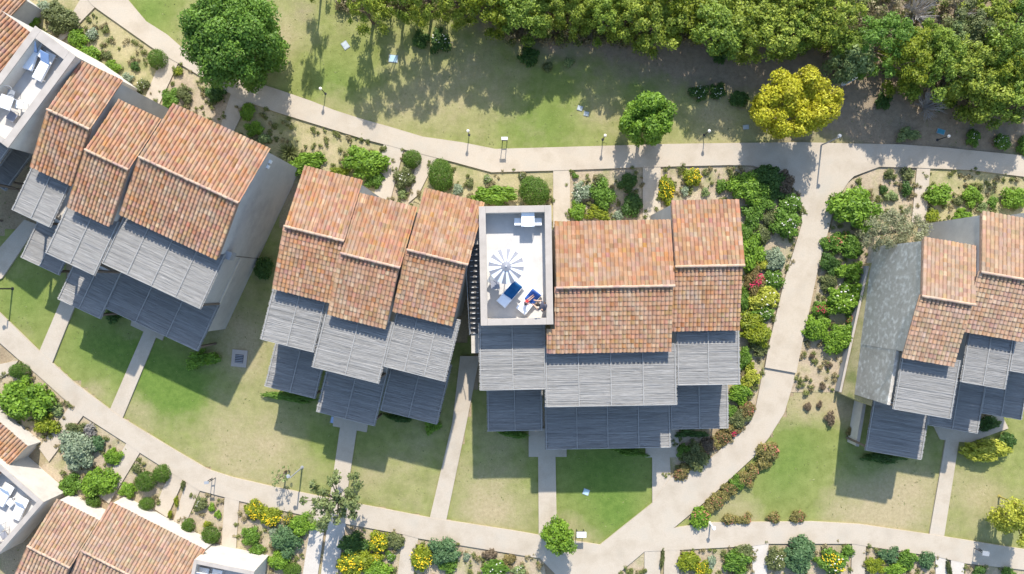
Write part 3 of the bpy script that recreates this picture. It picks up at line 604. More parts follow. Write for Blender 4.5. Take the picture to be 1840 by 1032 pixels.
KIND = {'green': ((.055, .12, .012), (.17, .29, .035)), 'bright': ((.075, .155, .012), (.24, .38, .035)), 'dark': ((.03, .075, .012), (.09, .165, .03)), 'olive': ((.075, .095, .03), (.19, .21, .07)),
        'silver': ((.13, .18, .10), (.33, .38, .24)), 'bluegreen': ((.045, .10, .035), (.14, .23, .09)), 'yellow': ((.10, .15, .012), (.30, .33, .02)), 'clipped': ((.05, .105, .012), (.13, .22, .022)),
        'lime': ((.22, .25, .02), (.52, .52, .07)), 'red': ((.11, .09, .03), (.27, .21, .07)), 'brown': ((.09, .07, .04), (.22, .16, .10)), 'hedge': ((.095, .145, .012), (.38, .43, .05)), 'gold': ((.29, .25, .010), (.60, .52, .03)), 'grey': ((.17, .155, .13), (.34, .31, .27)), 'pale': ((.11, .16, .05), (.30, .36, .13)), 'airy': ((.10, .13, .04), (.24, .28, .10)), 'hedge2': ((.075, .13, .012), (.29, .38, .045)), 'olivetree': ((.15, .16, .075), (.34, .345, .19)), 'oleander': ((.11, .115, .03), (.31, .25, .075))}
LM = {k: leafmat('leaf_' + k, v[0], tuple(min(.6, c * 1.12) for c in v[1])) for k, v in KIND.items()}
FLW = {'yellow': (.68, .48, .02), 'white': (.66, .62, .52), 'red': (.56, .03, .10), 'pink': (.42, .15, .10)}
FM = {k: mat('petal_' + k, [v, tuple(min(1, c * 1.25) for c in v)], rough=.7) for k, v in FLW.items()}
SHR = {}
for sz, (n, r, rl, dens, leaf) in {'S': (9, .34, .14, 330, .085), 'M': (15, .62, .20, 260, .11), 'L': (26, 1.0, .27, 190, .14)}.items():
    for v in range(4): SHR[sz, v] = foliage('crown', lobes_dome(n, r, rl, 10 * v + len(SHR), 1.0), dens, leaf, 50 + len(SHR), M_bark, shell=.35)
    for v in range(2): SHR[sz + 'c', v] = foliage('crown', [(0, 0, r * .42, r * .78)] + [(l[0], l[1], l[2], l[3]) for l in lobes_dome(6, r * .9, rl * .8, 77 + v, 1.0, .1)], 620 / r ** .5, leaf * .5, 90 + len(SHR), M_bark, shell=.1)
def tuft_mesh(seed, r=.6, n=220):
    q = np.random.default_rng(seed); V = []
    for i in range(n):
        a = q.uniform(0, 6.283); el = q.uniform(.25, 1.35); L_ = r * q.uniform(.6, 1.1); d = np.array([math.cos(a) * math.cos(el), math.sin(a) * math.cos(el), math.sin(el)]); sd_ = np.array([-math.sin(a), math.cos(a), 0]) * .022
        p0 = np.array([q.normal(0, .06), q.normal(0, .06), 0]); p1 = p0 + d * L_ * .6; p2 = p0 + d * L_ - np.array([0, 0, .12 * L_]); V += [p0 - sd_, p0 + sd_, p1 + sd_, p1 - sd_, p1 - sd_, p1 + sd_, p2 + sd_ * .2, p2 - sd_ * .2]
    V = np.array(V); return mesh_np('crown', V, np.arange(len(V)).reshape(-1, 4), M_bark, {'tint': ('FLOAT', 'FACE', np.repeat(q.uniform(0, 1, n), 2))})
SHR['T', 0] = tuft_mesh(3)
def stem_mesh(seed, h):
    q = random.Random(seed); mb = MB()
    for i in range(4):
        a = q.uniform(0, 6.28); mb.tube([(0, 0, -.05), (.12 * h * math.cos(a), .12 * h * math.sin(a), .3 * h), (.34 * h * math.cos(a), .34 * h * math.sin(a), .75 * h)], [.035 * h, .028 * h, .012 * h], 5)
    return mesh_np('stem', mb.v, mb.f, M_bark)
STEM = [stem_mesh(i, 1.0) for i in range(3)]
FLOW = {}
for fk in FLW:
    for v in range(2):
        q = np.random.default_rng(31 + v); n = {'yellow': 54, 'white': 13, 'red': 70, 'pink': 22}[fk]; d = q.normal(size=(n, 3)); d /= np.linalg.norm(d, axis=1)[:, None]; d[:, 2] = np.abs(d[:, 2]); cl = q.normal(size=(7, 3)); cl[:, 2] = np.abs(cl[:, 2]) + .5; cl /= np.linalg.norm(cl, axis=1)[:, None]
        d = d * .5 + cl[q.integers(0, 7, n)] * .8; d /= np.linalg.norm(d, axis=1)[:, None]
        V, Q, t = leaf_arrays([(*(x * np.array([1, 1, .95]) * q.uniform(.86, 1.04)), .055) for x in d], 260, .075, q, up=.9, asp=.8); FLOW[fk, v] = mesh_np('flowers', V, Q, FM[fk])
SCNT = [0]
def shrub(px, py, rx, ry, kind, label, fl=None, h=None, name=None, group=None):
    SCNT[0] += 1; i = SCNT[0]; r_px = (rx + ry) / 2; clip = kind == 'clipped'
    r = M2(r_px, .6); hh = h if h else min(1.9, max(.3, r * (1.35 if clip else 1.15)))
    c = P(px, py, hh * .6); sz = 'S' if r < .46 else ('M' if r < .85 else 'L'); base_r = {'S': .34, 'M': .62, 'L': 1.0}[sz]
    key = ('T', 0) if kind == 'tuft' else ((sz + 'c', i % 2) if clip else (sz, i % 4))
    if kind == 'tuft': base_r = .6
    lab = label
    root = empty(name or ('clipped_shrub' if clip else 'flowering_shrub' if fl else 'grass_clump' if kind == 'tuft' else 'shrub'), (c.x, c.y, 0.03), 0, lab, 'plant' if kind == 'tuft' else 'shrub', group or 'shrubs in the garden beds')
    o = link('crown', SHR[key], root, (0, 0, hh * .04)); o.material_slots[0].link = 'OBJECT'; o.material_slots[0].material = LM['olive' if kind == 'tuft' else kind]
    a = random.uniform(0, 6.28) if abs(rx - ry) < .15 * r_px else random.choice((0, math.pi)) + random.uniform(-.2, .2); kz = (hh * .8 / base_r) if kind != 'tuft' else hh / base_r
    o.scale = (M2(rx, .6) / base_r * 1.3, M2(ry, .6) / base_r * 1.3, kz); o.rotation_euler = (0, 0, a)
    s_ = link('stem', STEM[i % 3], root); s_.scale = (r * .7, r * .7, hh * .8)
    if fl:
        for n_, fk in enumerate(fl.split('+')):
            f = link('flowers', FLOW[fk, (i + n_) % 2], root, (0, 0, hh * .08)); f.scale = (M2(rx, .6) * 1.02, M2(ry, .6) * 1.02, hh * .9); f.rotation_euler = (0, 0, a + 1.3 * i + n_); f['kind'] = 'stuff'
    return root
def tree(px, py, r, height, kind, label, name='tree', lob=None, rl=None, dens=70, leaf=.17, ry=None, seed=None, shell=.3, group=None, me=None, trunk_off=(0, 0), clear=.32, cat='tree', limbs=7, skirt=.5):
    rw = M2(r, height * .6); ryw = M2(ry, height * .6) if ry else rw; c = P(px, py, height * .62); seed = seed or int(px * 7 + py)
    q = random.Random(seed); root = empty(name, (c.x, c.y, 0), 0, label, cat, group); lob = lob or 26; rl = rl or rw * .27
    L_ = []
    for i in range(lob):
        a = i * 2.39996 + q.uniform(-.4, .4); f = math.sqrt((i + .5) / lob); rad = f * (1 - rl / rw) * q.uniform(.8, 1.06)
        top = math.sqrt(max(0, 1 - .8 * f * f)); z = height * (clear + (1 - clear) * .52 * (1 + top * q.uniform(.15, .95)) * .92) - rl * .4
        L_.append((rad * rw * math.cos(a), rad * ryw * math.sin(a), z, rl * q.uniform(.7, 1.3)))
    for i in range(int(lob * skirt)):
        a = q.uniform(0, 6.28); L_.append((.72 * (rw - rl) * math.cos(a), .72 * (ryw - rl) * math.sin(a), height * q.uniform(.16, .42), rl * q.uniform(.8, 1.2)))
    if me is None: me = foliage('crown', L_, dens, leaf, seed, LM[kind], shell=shell)
    link('crown', me, root)
    t = MB(); bx, by = trunk_off; hz = height * (clear + .12)
    t.tube([(bx, by, -.1), (bx * .7, by * .7, hz * .5), (bx * .3, by * .3, hz)], [height * .028 + .03, height * .022 + .02, height * .017 + .01], 8)
    for i in range(min(limbs, lob)):
        l = L_[int(i * lob / limbs)]; t.tube([(bx * .3, by * .3, hz * .92), (l[0] * .5 + bx * .15, l[1] * .5 + by * .15, (hz + l[2]) / 2), (l[0] * .95, l[1] * .95, l[2])], [height * .012 + .01, height * .008 + .008, .012], 5)
    t.build('trunk', M_bark, root, smooth=True)
    return root, me
# ---- standing trees
tree(414, 66, 99, 6.6, 'green', 'big round dark green tree over the path at top left', lob=64, rl=.72, dens=85, leaf=.19)
tree(1164, 213, 56, 4.6, 'bright', 'round fresh green tree beside the upper path, alone on the lawn', lob=34, rl=.46, dens=110, leaf=.17)
tree(1431, 188, 90, 4.4, 'gold', 'golden yellow leafed tree beside the upper path', lob=50, rl=.52, dens=100, leaf=.17, ry=66)
tree(1528, 106, 46, 3.6, 'pale', 'pale grey green tree behind the golden yellow tree', lob=22, rl=.42, dens=80, leaf=.17)
tree(600, 896, 62, 4.2, 'airy', 'thin open crowned young tree at the head of the pale walkway', lob=40, rl=.30, dens=48, leaf=.22, shell=.5, ry=58, trunk_off=(.2, -1.2), limbs=22, skirt=.2)
tree(1003, 968, 37, 2.6, 'bright', 'small tree in the paved walk beside the white topped sign', lob=20, rl=.34, dens=120, leaf=.15)
tree(1608, 416, 66, 4.2, 'olivetree', 'feathery grey green olive tree beside the stained west wall', lob=60, rl=.32, dens=85, leaf=.10, ry=48, shell=.6)
tree(1838, 938, 46, 3.6, 'lime', 'lime yellow tree at the lower right edge beside the lamp post', lob=24, rl=.42, dens=90, leaf=.16)
tree(503, 856, 20, 2.0, 'pale', 'wispy sapling beside the leaning lamp post on the lower lawn', name='sapling', lob=10, rl=.14, dens=70, leaf=.13, shell=.5)
# bare shrub
bare = empty('bare_shrub', P(1665, 192, .4), 0, 'bare grey leafless shrub on the shaded slope', 'shrub'); bare.location.z = 0
q = random.Random(5); bm_ = MB()
for i in range(70):
    a = q.uniform(0, 6.28); r0 = q.uniform(.4, 1.05); z = q.uniform(.6, 1.5); p = Vector((r0 * math.cos(a), r0 * math.sin(a), z)); bm_.tube([(0, 0, 0), p * .5 + Vector((0, 0, .15)), p], [.03, .022, .008], 4)
    for j in range(3): bm_.tube([p * .6 + Vector((0, 0, .1)), p * .9 + Vector((q.uniform(-.25, .25), q.uniform(-.25, .25), q.uniform(0, .2)))], [.015, .006], 3)
br_ = bm_.build('branches', mat('bleached_twigs', [(.36, .33, .30), (.46, .43, .40)], rough=.95), bare)
for (x_, y_, s_, lb_) in ((1640, 28, 1.1, 'bare grey shrub in the dry brush at the top edge, left of two'), (1722, 22, .95, 'bare grey shrub in the dry brush at the top edge, right of two')):
    o_ = empty('bare_shrub', P(x_, y_, .4), 1.0, lb_, 'shrub'); o_.location.z = 0; b2_ = br_.copy(); COL.objects.link(b2_); b2_.parent = o_; b2_.scale = (s_, s_, s_ * 1.3)
# ---- trees of the wooded strip along the top edge
WOOD = [(650, 2, 36), (712, -22, 34), (765, -18, 36), (826, -4, 38), (880, 8, 44), (934, 20, 44), (985, 8, 36), (1035, 18, 42), (1086, 30, 40), (1132, 22, 44), (1182, 40, 46), (1236, 28, 44), (1284, 52, 46), (1335, 40, 44), (1386, 58, 46), (1440, 50, 44), (1488, 34, 40), (1585, 78, 42), (1632, 106, 44), (1682, 112, 44), (1730, 120, 46), (1775, 150, 48), (1826, 176, 46),
        (860, -40, 40), (950, -42, 44), (1060, -36, 44), (1150, -44, 46), (1260, -36, 44), (1350, -30, 44), (1440, -32, 42), (1740, 62, 40), (1800, 92, 42), (1850, 110, 44), (1510, 80, 30), (1780, 10, 40), (1840, 40, 42), (905, -12, 36), (1010, -16, 38), (1110, -8, 38), (1210, -6, 38), (1310, 2, 38), (1400, 4, 38), (1470, -6, 36), (1665, 78, 34), (1715, 84, 34), (1760, 104, 36), (1805, 132, 38), (1850, 150, 40), (548, -50, 24)]
WME = []
for v in range(7):
    q_ = random.Random(200 + v); Lb = []
    for i in range(38):
        a = i * 2.39996; f = math.sqrt((i + .5) / 38); rl = .26 * q_.uniform(.45, 1.5); top = math.sqrt(1 - .75 * f * f)
        Lb.append((f * 1.18 * math.cos(a) * q_.uniform(.7, 1.3), f * 1.18 * math.sin(a) * q_.uniform(.7, 1.3), 1.2 + 2.6 * (.25 + .75 * top * q_.uniform(.55, 1.0)), rl))
    for i in range(10):
        a = q_.uniform(0, 6.28); Lb.append((1.0 * math.cos(a), 1.0 * math.sin(a), q_.uniform(.5, 1.6), .34))
    WME.append(foliage('crown', Lb, 175, .12, 300 + v, LM['hedge'], shell=.45))
ORD = ['first', 'second', 'third', 'fourth', 'fifth', 'sixth', 'seventh', 'eighth', 'ninth', 'tenth', 'eleventh', 'twelfth', 'thirteenth', 'fourteenth', 'fifteenth', 'sixteenth', 'seventeenth', 'eighteenth', 'nineteenth', 'twentieth', 'twenty-first', 'twenty-second', 'twenty-third', 'twenty-fourth', 'twenty-fifth', 'twenty-sixth', 'twenty-seventh', 'twenty-eighth', 'twenty-ninth', 'thirtieth', 'thirty-first', 'thirty-second', 'thirty-third']
TRK = MB().tube([(0, 0, -.1), (.05, .03, .8), (0, 0, 1.9)], [.11, .09, .06], 7)
for i in range(6):
    a = i * 1.05; TRK.tube([(0, 0, 1.2), (.4 * math.cos(a), .4 * math.sin(a), 2.0), (.8 * math.cos(a), .8 * math.sin(a), 2.7)], [.05, .035, .015], 5)
TRKM = mesh_np('trunk', TRK.v, TRK.f, M_bark)
wk = ['hedge', 'hedge2', 'hedge', 'hedge', 'yellow', 'hedge2', 'hedge']
for i, (x, y, r) in enumerate(WOOD):
    hgt = 4.3 * random.uniform(.85, 1.12) if x > 800 else 5.9; c = P(x, y, hgt * .6); kd = wk[i % 7] if not (x > 1530 and y < 100) else ['olive', 'hedge2', 'pale', 'brown', 'hedge', 'green'][i % 6]
    lab = ('yellow green tree, %s from the left in the front row of the wood' % ORD[i]) if i < 23 else ('yellow green tree in the back row of the wood, %s from the left' % ORD[sorted(WOOD[23:]).index((x, y, r))])
    o = empty('woodland_tree', (c.x, c.y, 0), random.uniform(0, 6.28), lab, 'tree', 'trees of the wooded strip along the top edge')
    cr = link('crown', WME[i % 7], o); s_ = M2(r, hgt * .6) / 1.18; cr.scale = (s_ * random.uniform(.85, 1.2), s_ * random.uniform(.85, 1.2), hgt / 4.1); cr.material_slots[0].link = 'OBJECT'; cr.material_slots[0].material = LM[kd]
    tk = link('trunk', TRKM, o); tk.scale = (s_, s_, hgt / 4.1)
# undergrowth of the wooded slope: low brush that reads as one mass
for seed, cnt, mt_, lb in ((11, 1500, leafmat('leaf_brush', (.16, .13, .06), (.40, .34, .18)), 'dry brown brush and grass covering the slope under the wood'), (13, 1100, leafmat('leaf_scrub', (.07, .10, .02), (.24, .27, .06)), 'low green scrub filling the wooded slope between the trees')):
    Lb = []; qq = random.Random(seed)
    for i in range(cnt):
        x = qq.uniform(600, 1960); y = qq.uniform(-60, 80) if x < 1500 else qq.uniform(-60, 130)
        if x > 1720: y += qq.uniform(0, 90)
        if x < 900 and y > 20: continue
        p = P(x, y); hi = 1.0 if (x > 1480 and y < 70) else .5
        Lb.append((p.x, p.y, qq.uniform(.05, hi), qq.uniform(.16, .46)))
    tag(link('undergrowth', foliage('undergrowth', Lb, 55, .15, seed + 1, mt_, shell=.5)), lb, 'undergrowth', kind='stuff')
# ------------------------------------------------------------------ shrubs: (px, py, rx, ry, kind, flowers, label)
SH = [
 (53, 33, 14, 14, 'bright', None, 'light green shrub touching the north corner of the top left roof terrace'),
 (105, 30, 27, 26, 'olive', None, 'broad fluffy olive green shrub left of the uppermost side path'),
 (80, 12, 13, 12, 'silver', None, 'silvery shrub at the top edge, left of the fluffy olive shrub'),
 (136, 70, 17, 16, 'bright', None, 'bright green shrub by the top left terrace, the upper of two touching'),
 (157, 96, 20, 17, 'bright', None, 'bright green shrub by the top left terrace, the lower of two touching'),
 (165, 60, 9, 12, 'silver', 'white', 'silver shrub with white flecks near the top left side path'),
 (281, 105, 17, 17, 'clipped', None, 'round clipped shrub at the corner where the second side path leaves'),
 (199, 122, 13, 13, 'bright', None, 'small light green shrub against the uppermost clay roof edge'),
 (242, 118, 8, 9, 'dark', None, 'small dark shrub left of the round clipped shrub, in dry grass'),
 (192, 99, 8, 8, 'olive', None, 'small olive shrub in the middle of the dry top left bed'),
 (255, 152, 12, 12, 'olive', 'white', 'loose white flecked plant at the lower end of the dry top left bed'),
 (229, 140, 10, 9, 'silver', None, 'grey green plant beside the top left clay roof, near white flecked plant'),
 (321, 128, 8, 9, 'yellow', None, 'small yellow green shrub at the tip of the shaded bed'),
 (303, 178, 16, 14, 'green', None, 'green shrub right of the second side path, beside the clay roof'),
 (329, 167, 15, 14, 'olive', None, 'olive shrub in the shaded bed below the big round tree, left'),
 (386, 166, 17, 16, 'dark', None, 'dark shrub in the full shade below the big round tree'),
 (443, 203, 13, 16, 'bright', None, 'green shrub right of the third side path, nearest the upper walk'),
 (457, 232, 14, 12, 'bright', None, 'bright shrub right of the third side path, in the middle'),
 (473, 250, 12, 11, 'pale', None, 'pale shrub right of the third side path, nearest the clay roof'),
 (517, 274, 19, 20, 'tuft', None, 'spiky grass clump beside the corner of the large left clay roof'),
 (553, 293, 30, 18, 'bright', None, 'bright green shrub between the left and the middle clay roofs'),
 (655, 290, 34, 27, 'bright', None, 'large bright shrub left of the fourth side path, above the clay roof'),
 (612, 310, 16, 10, 'yellow', None, 'low yellow green shrub left of the large bright shrub'),
 (672, 322, 14, 16, 'green', None, 'green shrub below the large bright shrub, at the roof edge'),
 (740, 285, 16, 17, 'clipped', None, 'square clipped shrub on the narrow bed between two side paths'),
 (727, 321, 15, 18, 'olive', 'white', 'white flowering shrub on the narrow bed between two side paths'),
 (722, 346, 9, 9, 'pale', None, 'small pale plant at the roof end of the narrow bed'),
 (791, 314, 22, 29, 'clipped', None, 'tall oval clipped hedge block right of the fifth side path'),
 (884, 350, 36, 16, 'bright', None, 'long bright green shrub along the terrace north wall'),
 (822, 340, 9, 10, 'silver', None, 'small silver plant right of the oval clipped hedge block'),
 (845, 330, 7, 9, 'olive', None, 'thin olive plant in the middle of the bed by the hedge blocks'),
 (876, 322, 8, 7, 'pale', 'white', 'tuft with white flowers above the long bright shrub'),
 (960, 343, 28, 25, 'clipped', None, 'large square clipped hedge block above the roof terrace'),
 (938, 317, 8, 7, 'olive', 'white', 'small white flowering plant above the square hedge block'),
 (1046, 345, 19, 18, 'silver', 'white', 'silvery white shrub right of the sixth side path'),
 (1039, 379, 14, 18, 'bright', None, 'bright green shrub at the roof edge right of the sixth side path'),
 (1080, 322, 11, 11, 'olive', None, 'small rounded olive shrub near the walk, above the central clay roof'),
 (1082, 352, 22, 20, 'green', None, 'wide green shrub in the bed above the central clay roof'),
 (1072, 382, 20, 14, 'yellow', None, 'yellow green shrub at the edge of the central clay roof'),
 (1111, 387, 10, 9, 'silver', None, 'small bluish silver shrub at the edge of the central clay roof'),
 (1137, 366, 18, 22, 'dark', None, 'dark shrub left of the seventh side path, beside the roof'),
 (1130, 328, 15, 14, 'dark', None, 'dark shrub in the shade of the lone green tree'),
 (1033, 316, 6, 6, 'green', None, 'tiny green plant at the walk corner beside the sixth side path'),
 (1197, 340, 14, 23, 'yellow', 'yellow', 'tall yellow flowering shrub right of the seventh side path'),
 (1247, 317, 17, 16, 'yellow', 'yellow', 'round yellow flowering shrub below the upper walk'),
 (1297, 333, 11, 11, 'green', None, 'small round green shrub with a mulch ring below the upper walk'),
 (1231, 343, 9, 8, 'silver', None, 'small silver plant left below the round yellow shrub'),
 (1268, 346, 8, 8, 'pale', None, 'small pale plant right below the round yellow shrub'),
 (1322, 319, 10, 10, 'olive', None, 'grey olive shrub below the walk, left of the dense green shrubs'),
 (1347, 338, 30, 28, 'bright', None, 'big bright shrub at the upper right corner of the central house'),
 (1384, 318, 24, 26, 'dark', None, 'big dark green shrub at the bend of the upper walk'),
 (1413, 330, 16, 20, 'brown', None, 'brownish red shrub at the bend of the upper walk'),
 (1424, 365, 19, 20, 'green', 'white', 'white flowering shrub at the wide walk, the upper of two'),
 (1413, 405, 23, 23, 'green', 'white', 'white flowering shrub at the wide walk, the lower of two'),
 (1354, 389, 21, 19, 'green', None, 'round green shrub beside the right clay roof of the central house, uppermost'),
 (1384, 393, 14, 14, 'olive', None, 'olive shrub left of the lower white flowering shrub'),
 (1339, 418, 15, 18, 'green', None, 'green shrub squeezed against the right clay roof edge'),
 (1351, 450, 18, 28, 'bright', None, 'long bright green shrub beside the right clay roof ridge'),
 (1368, 470, 12, 17, 'lime', None, 'lime yellow shrub left of the silver shrub by the wide walk'),
 (1394, 465, 20, 19, 'silver', None, 'round silver shrub beside the wide walk'),
 (1389, 503, 19, 18, 'green', 'white', 'green shrub below the round silver shrub'),
 (1356, 505, 14, 24, 'red', 'red', 'red flowering oleander against the right clay roof'),
 (1377, 537, 27, 20, 'lime', 'white', 'pale yellow shrub beside the wide walk, middle of the row'),
 (1340, 538, 10, 20, 'green', None, 'slim green shrub between the roof and the pale yellow shrub'),
 (1357, 596, 25, 28, 'yellow', None, 'large yellow green shrub below the pale yellow shrub'),
 (1337, 645, 12, 18, 'green', None, 'green shrub at the pergola corner right of the central house'),
 (1351, 678, 17, 17, 'lime', None, 'round lemon yellow shrub by the step in the wide walk'),
 (1329, 708, 20, 17, 'bright', None, 'bright green shrub below the lemon yellow shrub'),
 (1343, 735, 16, 15, 'red', 'pink', 'reddish shrub hanging over the walk below the bright green one'),
 (1327, 752, 17, 14, 'olive', None, 'olive shrub at the lower pergola corner of the central house'),
 (1322, 775, 12, 9, 'red', 'red', 'small crimson flowering shrub at the bend of the walk'),
 (1298, 787, 15, 12, 'red', 'pink', 'rust red shrub on the curving row, next below the crimson one'),
 (1273, 799, 15, 14, 'brown', None, 'brown shaded shrub on the curving row below the pergola'),
 (1250, 826, 21, 19, 'olive', None, 'wide olive shrub on the curving row below the pergola'),
 (1240, 779, 27, 8, 'dark', None, 'dark clipped strip of shrub directly below the right lower pergola'),
 (1229, 812, 14, 12, 'green', None, 'green shrub left of the wide olive shrub in the pergola shade'),
 (1222, 852, 12, 13, 'red', 'pink', 'orange red shrub at the lower end of the curving row'),
 (1366, 362, 20, 17, 'green', None, 'green shrub under the big dark one at the walk bend'),
 (1398, 348, 15, 14, 'dark', None, 'dark shrub between the big dark one and the upper white flowering shrub'),
 (1370, 420, 16, 15, 'olive', None, 'olive shrub in the middle of the gap left of the lower white flowering shrub'),
 (1352, 480, 13, 13, 'green', None, 'green shrub below the long bright one against the roof'),
 (1372, 565, 18, 15, 'green', 'white', 'green shrub between the pale yellow and the large yellow green one'),
 (1366, 628, 16, 14, 'olive', None, 'olive shrub below the large yellow green one by the walk'),
 (1345, 655, 12, 11, 'yellow', None, 'yellow green shrub just above the lemon yellow one'),
 (1312, 742, 14, 12, 'green', None, 'green shrub against the right lower pergola corner post'),
 (1310, 768, 14, 11, 'oleander', 'pink', 'oleander bush just below the right lower pergola corner'),
 (1286, 796, 13, 12, 'oleander', None, 'oleander bush between the rust red and brown ones on the curving row'),
 (1262, 812, 16, 14, 'oleander', 'pink', 'oleander bush between the brown and wide olive ones on the curving row'),
 (1232, 842, 14, 12, 'oleander', None, 'oleander bush between the wide olive and the orange red ones'),
 (1540, 375, 39, 36, 'bright', None, 'very large round yellow green shrub where the wide walk begins'),
 (1499, 438, 18, 19, 'green', 'pink', 'green shrub by the wide walk below the very large round one'),
 (1519, 424, 10, 9, 'green', 'red', 'crimson flowering shrub tucked under the very large round one'),
 (1534, 446, 20, 22, 'green', None, 'green shrub between the crimson one and the stained wall'),
 (1492, 472, 17, 15, 'dark', None, 'dark green shrub on the right side of the wide walk'),
 (1531, 489, 23, 18, 'bright', None, 'bright shrub beside the shaded foot of the stained wall'),
 (1490, 505, 15, 14, 'olive', None, 'grey olive shrub on the right side of the wide walk'),
 (1517, 537, 33, 25, 'bright', 'white', 'broad bright shrub in the middle of the right hand row'),
 (1475, 557, 14, 13, 'green', 'red', 'magenta flowering shrub overhanging the wide walk'),
 (1528, 575, 9, 9, 'green', 'red', 'small crimson shrub between two round shrubs near the wall'),
 (1470, 593, 23, 22, 'bright', None, 'round bright shrub by the walk at the end of the row'),
 (1513, 610, 24, 24, 'bright', None, 'round bright shrub by the garden wall at the end of the row'),
 (1452, 731, 6, 8, 'brown', None, 'small withered plant on bare soil, leftmost of three'),
 (1473, 728, 5, 7, 'brown', None, 'small withered plant on bare soil, middle of three'),
 (1492, 752, 9, 13, 'brown', None, 'dark withered bush on the bare soil by the pergola'),
 (1478, 696, 6, 7, 'brown', None, 'withered plant above the three on the bare soil'),
 (1459, 640, 4, 4, 'brown', None, 'tiny withered plant in shade below the round bright shrub at the walk'),
 (1491, 656, 6, 6, 'brown', None, 'tiny withered plant in shade below the round bright shrub at the wall'),
 (1530, 778, 8, 11, 'red', None, 'rusty shrub at the foot of the low white wall'),
 (1384, 812, 22, 24, 'oleander', 'pink', 'large red tinged shrub on the lawn side of the wide walk'),
 (1341, 860, 16, 16, 'oleander', 'pink', 'reddish shrub on the lawn side, second down the slanting row'),
 (1315, 879, 17, 15, 'oleander', 'pink', 'olive red shrub on the lawn side, third down the slanting row'),
 (1287, 902, 17, 16, 'oleander', 'pink', 'rose red shrub on the lawn side, fourth down the slanting row'),
 (1259, 929, 18, 20, 'bright', 'pink', 'tall bright shrub at the pointed tip of the right lawn'),
 (1311, 934, 15, 12, 'oleander', 'pink', 'russet shrub by the lower walk, first right of the pointed tip'),
 (1341, 934, 13, 13, 'oleander', 'pink', 'russet shrub by the lower walk, second right of the pointed tip'),
 (1391, 930, 14, 12, 'oleander', 'pink', 'russet shrub by the lower walk, third right of the pointed tip'),
 (1435, 928, 17, 13, 'oleander', 'pink', 'russet green shrub by the lower walk, farthest right of the pointed tip'),
 (1371, 835, 15, 14, 'oleander', None, 'oleander bush touching the lower end of the large red tinged shrub'),
 (1354, 847, 15, 14, 'oleander', 'pink', 'oleander bush first down the slanting row after the large one'),
 (1328, 869, 14, 13, 'green', None, 'greener bush between the second and third of the slanting row'),
 (1300, 891, 15, 13, 'oleander', None, 'oleander bush between the third and fourth of the slanting row'),
 (1274, 914, 14, 13, 'oleander', None, 'oleander bush between the fourth of the slanting row and the tall bright one'),
 (1326, 936, 10, 9, 'oleander', None, 'low oleander sprig between two russet shrubs by the lower walk'),
(1599, 314, 10, 9, 'olive', None, 'small shrub left of the eighth side path, next to the walk edge'),
 (1632, 314, 13, 12, 'olive', None, 'shrub in the corner of the walk and the eighth side path'),
 (1588, 340, 7, 8, 'dark', None, 'small dark shrub above the olive tree, left'),
 (1603, 352, 12, 11, 'pale', None, 'pale green shrub just above the olive tree'),
 (1630, 340, 10, 13, 'dark', None, 'dark shrub left of the eighth side path above the olive tree'),
 (1690, 352, 24, 19, 'bright', None, 'bright shrub right of the eighth side path, widest of its bed'),
 (1749, 351, 15, 16, 'bright', None, 'round bright shrub in the middle of the right dry bed'),
 (1724, 361, 9, 10, 'olive', None, 'olive shrub between two bright shrubs of the right dry bed'),
 (1766, 374, 10, 9, 'pale', None, 'small pale shrub above the right house roof corner'),
 (1785, 362, 9, 11, 'green', None, 'slim green shrub right of the round bright one in the dry bed'),
 (1826, 358, 19, 18, 'bright', None, 'bright shrub at the right edge above the right house'),
 (1730, 386, 16, 12, 'bright', None, 'bright shrub touching the left corner of the right house high roof'),
 (1677, 387, 13, 12, 'yellow', None, 'yellow green shrub below the widest bright shrub of the dry bed'),
 (1697, 421, 11, 12, 'bright', None, 'bright green shrub at the roof corner beside the grey wall'),
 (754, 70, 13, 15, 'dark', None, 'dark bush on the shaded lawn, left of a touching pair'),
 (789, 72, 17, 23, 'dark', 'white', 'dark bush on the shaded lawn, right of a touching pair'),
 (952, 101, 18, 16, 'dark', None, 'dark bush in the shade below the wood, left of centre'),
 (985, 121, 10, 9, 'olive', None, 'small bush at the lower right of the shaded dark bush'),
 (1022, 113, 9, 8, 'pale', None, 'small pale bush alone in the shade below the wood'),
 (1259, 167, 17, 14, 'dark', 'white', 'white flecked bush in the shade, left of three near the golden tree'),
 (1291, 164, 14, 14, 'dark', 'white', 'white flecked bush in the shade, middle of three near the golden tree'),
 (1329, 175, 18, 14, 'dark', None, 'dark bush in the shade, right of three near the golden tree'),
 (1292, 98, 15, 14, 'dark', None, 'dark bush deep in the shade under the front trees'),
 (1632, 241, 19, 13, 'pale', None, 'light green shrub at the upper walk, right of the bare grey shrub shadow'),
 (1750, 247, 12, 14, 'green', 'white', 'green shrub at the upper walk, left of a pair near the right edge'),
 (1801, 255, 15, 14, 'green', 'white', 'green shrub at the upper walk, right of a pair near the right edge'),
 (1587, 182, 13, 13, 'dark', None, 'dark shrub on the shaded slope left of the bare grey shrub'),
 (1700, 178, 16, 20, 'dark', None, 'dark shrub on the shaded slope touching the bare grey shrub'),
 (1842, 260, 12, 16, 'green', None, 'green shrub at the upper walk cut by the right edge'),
 (35, 716, 40, 36, 'bright', None, 'very large bright green shrub in the left edge bed'),
 (33, 667, 18, 14, 'clipped', None, 'dark clipped ball at the top of the left edge bed'),
 (80, 763, 21, 18, 'yellow', None, 'olive yellow shrub at the lower end of the left edge bed'),
 (101, 737, 12, 10, 'pale', None, 'small pale shrub by the side path in the left edge bed'),
 (85, 710, 11, 10, 'green', 'white', 'small white dotted shrub right of the very large bright one'),
